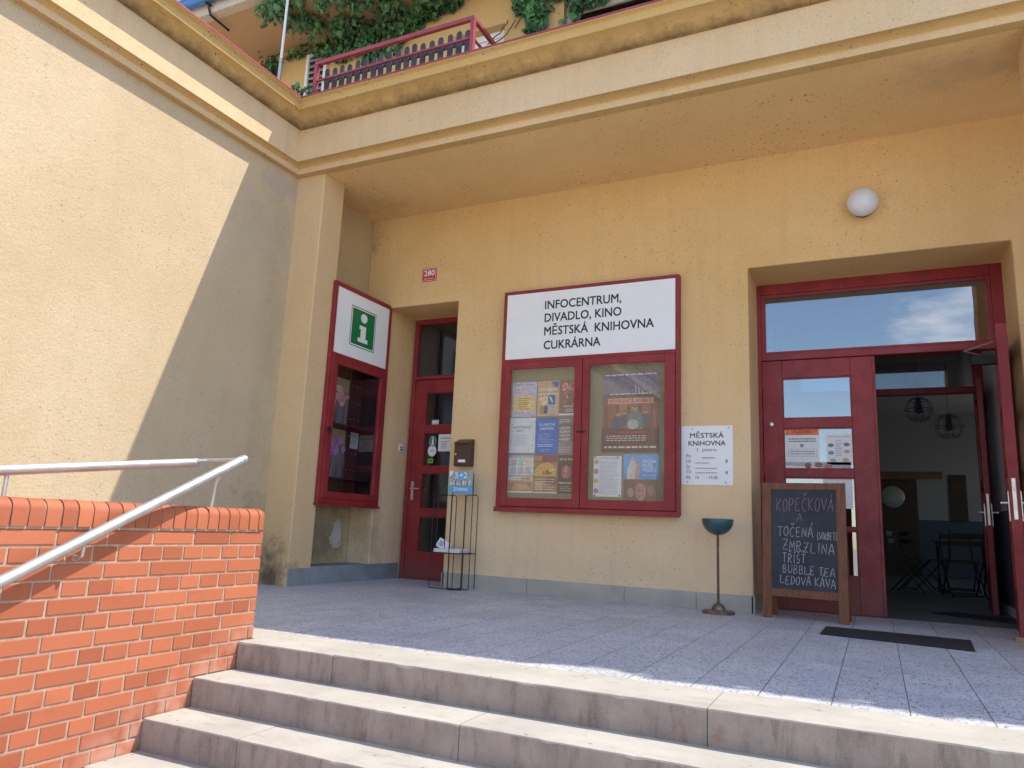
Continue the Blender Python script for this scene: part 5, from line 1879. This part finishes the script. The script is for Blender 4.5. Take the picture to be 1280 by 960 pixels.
def pendant(x, y, z, lab):
    t_ = thing('pendant_lamp', lab, 'lamp', (x, y, z), 'pendant lamps in the cafe room')
    b = MB()
    for k in range(10):
        a = 2 * math.pi * k / 10
        pts = []
        for q in range(9):
            f = R(-80 + 160 * q / 8)
            pts.append((x + 0.19 * math.cos(f) * math.cos(a), y + 0.19 * math.cos(f) * math.sin(a), z + 0.19 * math.sin(f)))
        b.tube(pts, 0.0032, 6)
    for f in (-45, 0, 45):
        rr_ = 0.19 * math.cos(R(f))
        b.tube([(x + rr_ * math.cos(2 * math.pi * k / 20), y + rr_ * math.sin(2 * math.pi * k / 20), z + 0.19 * math.sin(R(f))) for k in range(21)], 0.005, 6)
    b.build('wire_shade', 'inner_dark', t_, smooth=True)
    b = MB()
    b.lathe([(0, -0.07), (0.045, -0.05), (0.06, 0.0), (0.04, 0.06), (0.03, 0.18), (0, 0.18)], (x, y, z), 16)
    b.build('bulb', 'inner_dark', t_, smooth=True)
    b = MB()
    b.tube([(x, y, z + 0.17), (x, y, 3.4)], 0.004, 6)
    b.build('cord', 'dark_metal', t_)


pendant(0.66, 12.6, 2.66, 'round dark wire pendant lamp, the left one in the cafe room')
pendant(1.06, 12.8, 2.42, 'round dark wire pendant lamp, the right and lower one in the cafe room')

# ================================================================== roof terrace: railing, fence, ivy
rl = thing('balcony_railing', 'red painted steel railing on the edge of the roof terrace', 'railing', (-4.35, 5.66, 5.06))
YR, XL, XR2, ZT = 5.66, -5.345, -3.375, 5.645
b = MB()
s_ = 0.021
b.box(XL - s_, XR2 + s_, YR - s_, YR + s_, ZT - 0.045, ZT)
b.box(XR2 - s_, XR2 + s_, YR + s_, 7.3, ZT - 0.045, ZT - 0.001)
b.build('top_rail', 'red_trim', rl, bevel=0.004)
for xx, yy in ((XL, YR), (XR2, YR), (XR2, 7.3)):
    b = MB()
    b.box(xx - s_ - 0.001, xx + s_ + 0.001, yy - s_ - 0.001, yy + s_ + 0.001, 5.06, ZT - 0.046)
    b.build('post', 'red_trim', rl, bevel=0.004)
for zz in (5.40,):
    b = MB()
    b.box(XL + s_ + 0.002, XR2 - s_ - 0.002, YR - 0.012, YR + 0.012, zz, zz + 0.022)
    b.box(XR2 - 0.012, XR2 + 0.012, YR + s_ + 0.002, 7.27, zz, zz + 0.022)
    b.build('middle_rail', 'red_trim', rl, bevel=0.003)
pf = thing('picket_fence', 'low weathered grey picket fence standing behind the red railing', 'fence', (-4.35, 5.74, 5.06))
b = MB()
b.box(XL + 0.03, XR2 - 0.04, YR + 0.086, YR + 0.105, 5.43, 5.475)
b.box(XL + 0.03, XR2 - 0.04, YR + 0.086, YR + 0.105, 5.12, 5.165)
b.build('fence_rail', 'picket', pf, bevel=0.003)
for k in range(18):
    xc = XL + 0.085 + k * 0.105 + random.uniform(-0.008, 0.008)
    hw = 0.030
    zt = 5.575 + random.uniform(-0.012, 0.012)
    poly = [(xc - hw, 5.09), (xc + hw, 5.09), (xc + hw, zt - 0.03)] + [(xc + hw * math.cos(R(30 * q)), zt - 0.03 + 0.03 * math.sin(R(30 * q))) for q in range(1, 6)] + [(xc - hw, zt - 0.03)]
    b = MB()
    b.prism(poly, 1, YR + 0.068, YR + 0.084)
    b.build('picket', 'picket', pf)


def ivy(name, label, regions, count, stems, size=0.075, seed=1, loc=None):
    """regions: list of (kind, polygon, weight); kind 'wall' gives (x, z) on the facade, 'soffit' gives (x, y) under the eave"""
    rr_ = random.Random(seed)
    t_ = thing(name, label, 'climbing plant', loc, 'climbing plants on the upper storey')

    def inside(pt, poly):
        x, y = pt
        r = False
        j = len(poly) - 1
        for i in range(len(poly)):
            if (poly[i][1] > y) != (poly[j][1] > y) and x < (poly[j][0] - poly[i][0]) * (y - poly[i][1]) / (poly[j][1] - poly[i][1]) + poly[i][0]:
                r = not r
            j = i
        return r
    mb = MB()
    for kind, poly, wgt in regions:
        xs = [q[0] for q in poly]
        ys = [q[1] for q in poly]
        n = int(count * wgt)
        clumps = [(rr_.uniform(min(xs), max(xs)), rr_.uniform(min(ys), max(ys)), rr_.uniform(0.05, 0.19)) for _ in range(max(6, n // 38))]
        k = 0
        tries = 0
        while k < n and tries < n * 60:
            tries += 1
            c_ = clumps[rr_.randrange(len(clumps))]
            a, bb = rr_.gauss(c_[0], c_[2]), rr_.gauss(c_[1], c_[2])
            if not inside((a, bb), poly):
                continue
            k += 1
            off = abs(rr_.gauss(0.05, 0.06)) + 0.012
            if kind == 'wall':
                P = Vector((a, UY - off, bb))
                nrm_ = Vector((rr_.gauss(0, 0.45), -1, rr_.gauss(0.25, 0.45))).normalized()
                dn = Vector((rr_.gauss(0, 0.45), 0, -1))
            elif kind == 'soffit':
                P = Vector((a, bb, 8.03 - off * 1.3))
                nrm_ = Vector((rr_.gauss(0, 0.5), -0.7 + rr_.gauss(0, 0.4), -0.6)).normalized()
                dn = Vector((rr_.gauss(0, 0.5), -0.2, -1))
            else:
                P = Vector((a, rr_.uniform(5.45, 5.75), bb))
                nrm_ = Vector((rr_.gauss(0, 0.6), -1, rr_.gauss(0.4, 0.6))).normalized()
                dn = Vector((rr_.gauss(0, 0.5), 0, -1))
            dn = (dn - nrm_ * dn.dot(nrm_)).normalized()
            sd = nrm_.cross(dn)
            L = size * rr_.choice((0.55, 0.75, 0.9, 1.0, 1.15, 1.45))
            W = L * rr_.uniform(0.42, 0.55)
            q = [P - dn * L * 0.15, P + sd * W * 0.75 - dn * L * 0.02, P + sd * W + dn * L * 0.32 + nrm_ * -0.008, P + sd * W * 0.5 + dn * L * 0.52, P + dn * L * 0.95 - nrm_ * 0.012,
                 P - sd * W * 0.5 + dn * L * 0.52, P - sd * W + dn * L * 0.32 + nrm_ * -0.008, P - sd * W * 0.75 - dn * L * 0.02, P + dn * L * 0.4 + nrm_ * 0.008]
            mb.add(q, [(0, 1, 8), (1, 2, 8), (2, 3, 8), (3, 4, 8), (4, 5, 8), (5, 6, 8), (6, 7, 8), (7, 0, 8)], 0 if rr_.random() < 0.68 else 1)
    mb.build('foliage', ['leaf_a', 'leaf_b'], t_)
    sb = MB()
    for pts in stems:
        out = []
        for i in range(len(pts) - 1):
            for f in (0, .25, .5, .75):
                out.append(Vector(pts[i]).lerp(Vector(pts[i + 1]), f) + Vector((rr_.uniform(-1, 1), 0, rr_.uniform(-1, 1))) * 0.02)
        out.append(Vector(pts[-1]))
        sb.tube(out, 0.008, 6)
    sb.build('stem', 'twig', t_, smooth=True)


ivy('climbing_vine', 'dense green vine hanging from the eave at the left of the upper storey',
    [('soffit', [(-7.9, 6.85), (-5.2, 6.85), (-4.9, 7.95), (-7.6, 7.95), (-7.75, 7.3)], 0.50),
     ('wall', [(-7.75, 8.0), (-4.9, 8.0), (-4.95, 7.88), (-5.55, 7.80), (-5.9, 7.60), (-6.45, 7.52), (-6.9, 7.5), (-7.25, 7.62), (-7.45, 7.72), (-7.75, 7.86)], 0.34),
     ('wall', [(-6.7, 7.62), (-6.0, 7.64), (-5.95, 7.45), (-6.7, 7.36)], 0.07),
     ('wall', [(-9.0, 8.0), (-7.7, 8.0), (-7.75, 7.86), (-8.35, 7.86), (-8.4, 7.50), (-8.62, 7.55), (-8.75, 7.88), (-9.0, 7.85)], 0.09)],
    3100, [[(-8.6, 7.97, 7.3), (-8.3, 7.97, 7.9), (-7.5, 7.97, 7.95), (-6.0, 7.97, 7.7), (-5.2, 7.97, 7.95)], [(-7.4, 7.6, 8.0), (-6.6, 7.2, 8.0), (-5.8, 7.0, 8.0)], [(-6.9, 7.97, 7.98), (-6.6, 7.97, 7.5)]], seed=4, loc=(-6.6, 7.9, 7.5))
ivy('climbing_vine', 'green vine trailing over the wide terrace window of the upper storey',
    [('wall', [(-4.25, 7.9), (-1.9, 8.0), (-1.9, 7.56), (-2.6, 7.52), (-2.9, 7.28), (-3.12, 7.30), (-3.25, 7.12), (-3.42, 7.10), (-3.45, 7.36), (-3.62, 7.40), (-3.68, 6.98), (-3.86, 6.96), (-3.90, 7.42), (-4.05, 7.48)], 1.0)],
    1500, [[(-4.1, 7.96, 7.3), (-3.8, 7.96, 7.6), (-3.0, 7.96, 7.7), (-2.1, 7.96, 7.75)], [(-4.2, 7.96, 7.45), (-4.32, 7.95, 7.25), (-4.5, 7.95, 7.14)], [(-4.1, 7.96, 7.42), (-4.2, 7.94, 7.2), (-4.45, 7.94, 7.08)]], seed=9, loc=(-3.2, 7.95, 7.2))
ivy('climbing_vine', 'small sprig of vine at the corner of the roof terrace beside the railing',
    [('edge', [(-5.62, 5.18), (-5.38, 5.22), (-5.36, 5.36), (-5.48, 5.30), (-5.64, 5.20)], 1.0)],
    46, [[(-5.62, 5.6, 5.12), (-5.5, 5.6, 5.22), (-5.38, 5.6, 5.33)]], size=0.06, seed=12, loc=(-5.5, 5.6, 5.1))
# unseen parapet and shrubs, added and shaped to cast the terrace shade line
w = MB()
w.prism([(-0.9, 5.06), (6.3, 5.06), (6.3, 5.72), (2.02, 5.72), (1.98, 6.22), (-0.9, 6.25)], 1, 5.52, 5.72)
w.build('shade_parapet', 'plaster_cornice', bd, bevel=0.01)
ivy('shade_shrub', 'added row of green shrubs, unseen on the roof edge, shading the terrace',
    [
     ('edge', [(2.0, 5.70), (4.9, 5.70), (4.9, 5.92), (4.2, 6.00), (3.8, 5.86), (3.3, 5.98), (2.9, 5.76), (2.5, 5.86), (2.2, 5.78), (2.0, 6.0)], 0.45)],
    2400, [[(-0.8, 5.6, 5.75), (2.0, 5.62, 5.8), (4.8, 5.6, 5.75)]], size=0.10, seed=21, loc=(2.0, 5.6, 5.72))

# ================================================================== across the square, seen mirrored in the notice-case glass
ob_ = thing('brick_house', 'plain brown brick house across the square, mirrored in the notice case glass', 'house', (-13.0, -19.0, GZ))
M['far_brick'] = simple('far_brick', (0.30, 0.19, 0.13), 0.9, vary=0.2, scale=3)
M['far_plaster'] = simple('far_plaster', (0.46, 0.44, 0.30), 0.9, vary=0.1, scale=2)
b = MB()
b.box(-21.0, -5.0, -24.0, -17.0, GZ, 3.0, 0)
b.box(-21.0, -5.0, -24.0, -17.0, 3.0, 6.4, 1)
b.build('wall', ['far_brick', 'far_plaster'], ob_)
b = MB()
b.prism([(-16.6, 6.4), (-16.6, 6.55), (-20.5, 9.0), (-24.4, 6.55), (-24.4, 6.4)], 0, -21.3, -4.7)
b.build('roof', 'far_brick', ob_)
for k in range(6):
    for zz in (0.4, 3.9):
        xx = -20.0 + 2.6 * k
        b = MB()
        b.box(xx, xx + 1.1, -17.05, -16.97, zz, zz + 1.6)
        wo = b.build('window', 'white_pvc', ob_, bevel=0.01)
        b = MB()
        b.box(xx + 0.1, xx + 1.0, -16.968, -16.955, zz + 0.1, zz + 1.5)
        b.build('pane', 'coated_glass', wo)
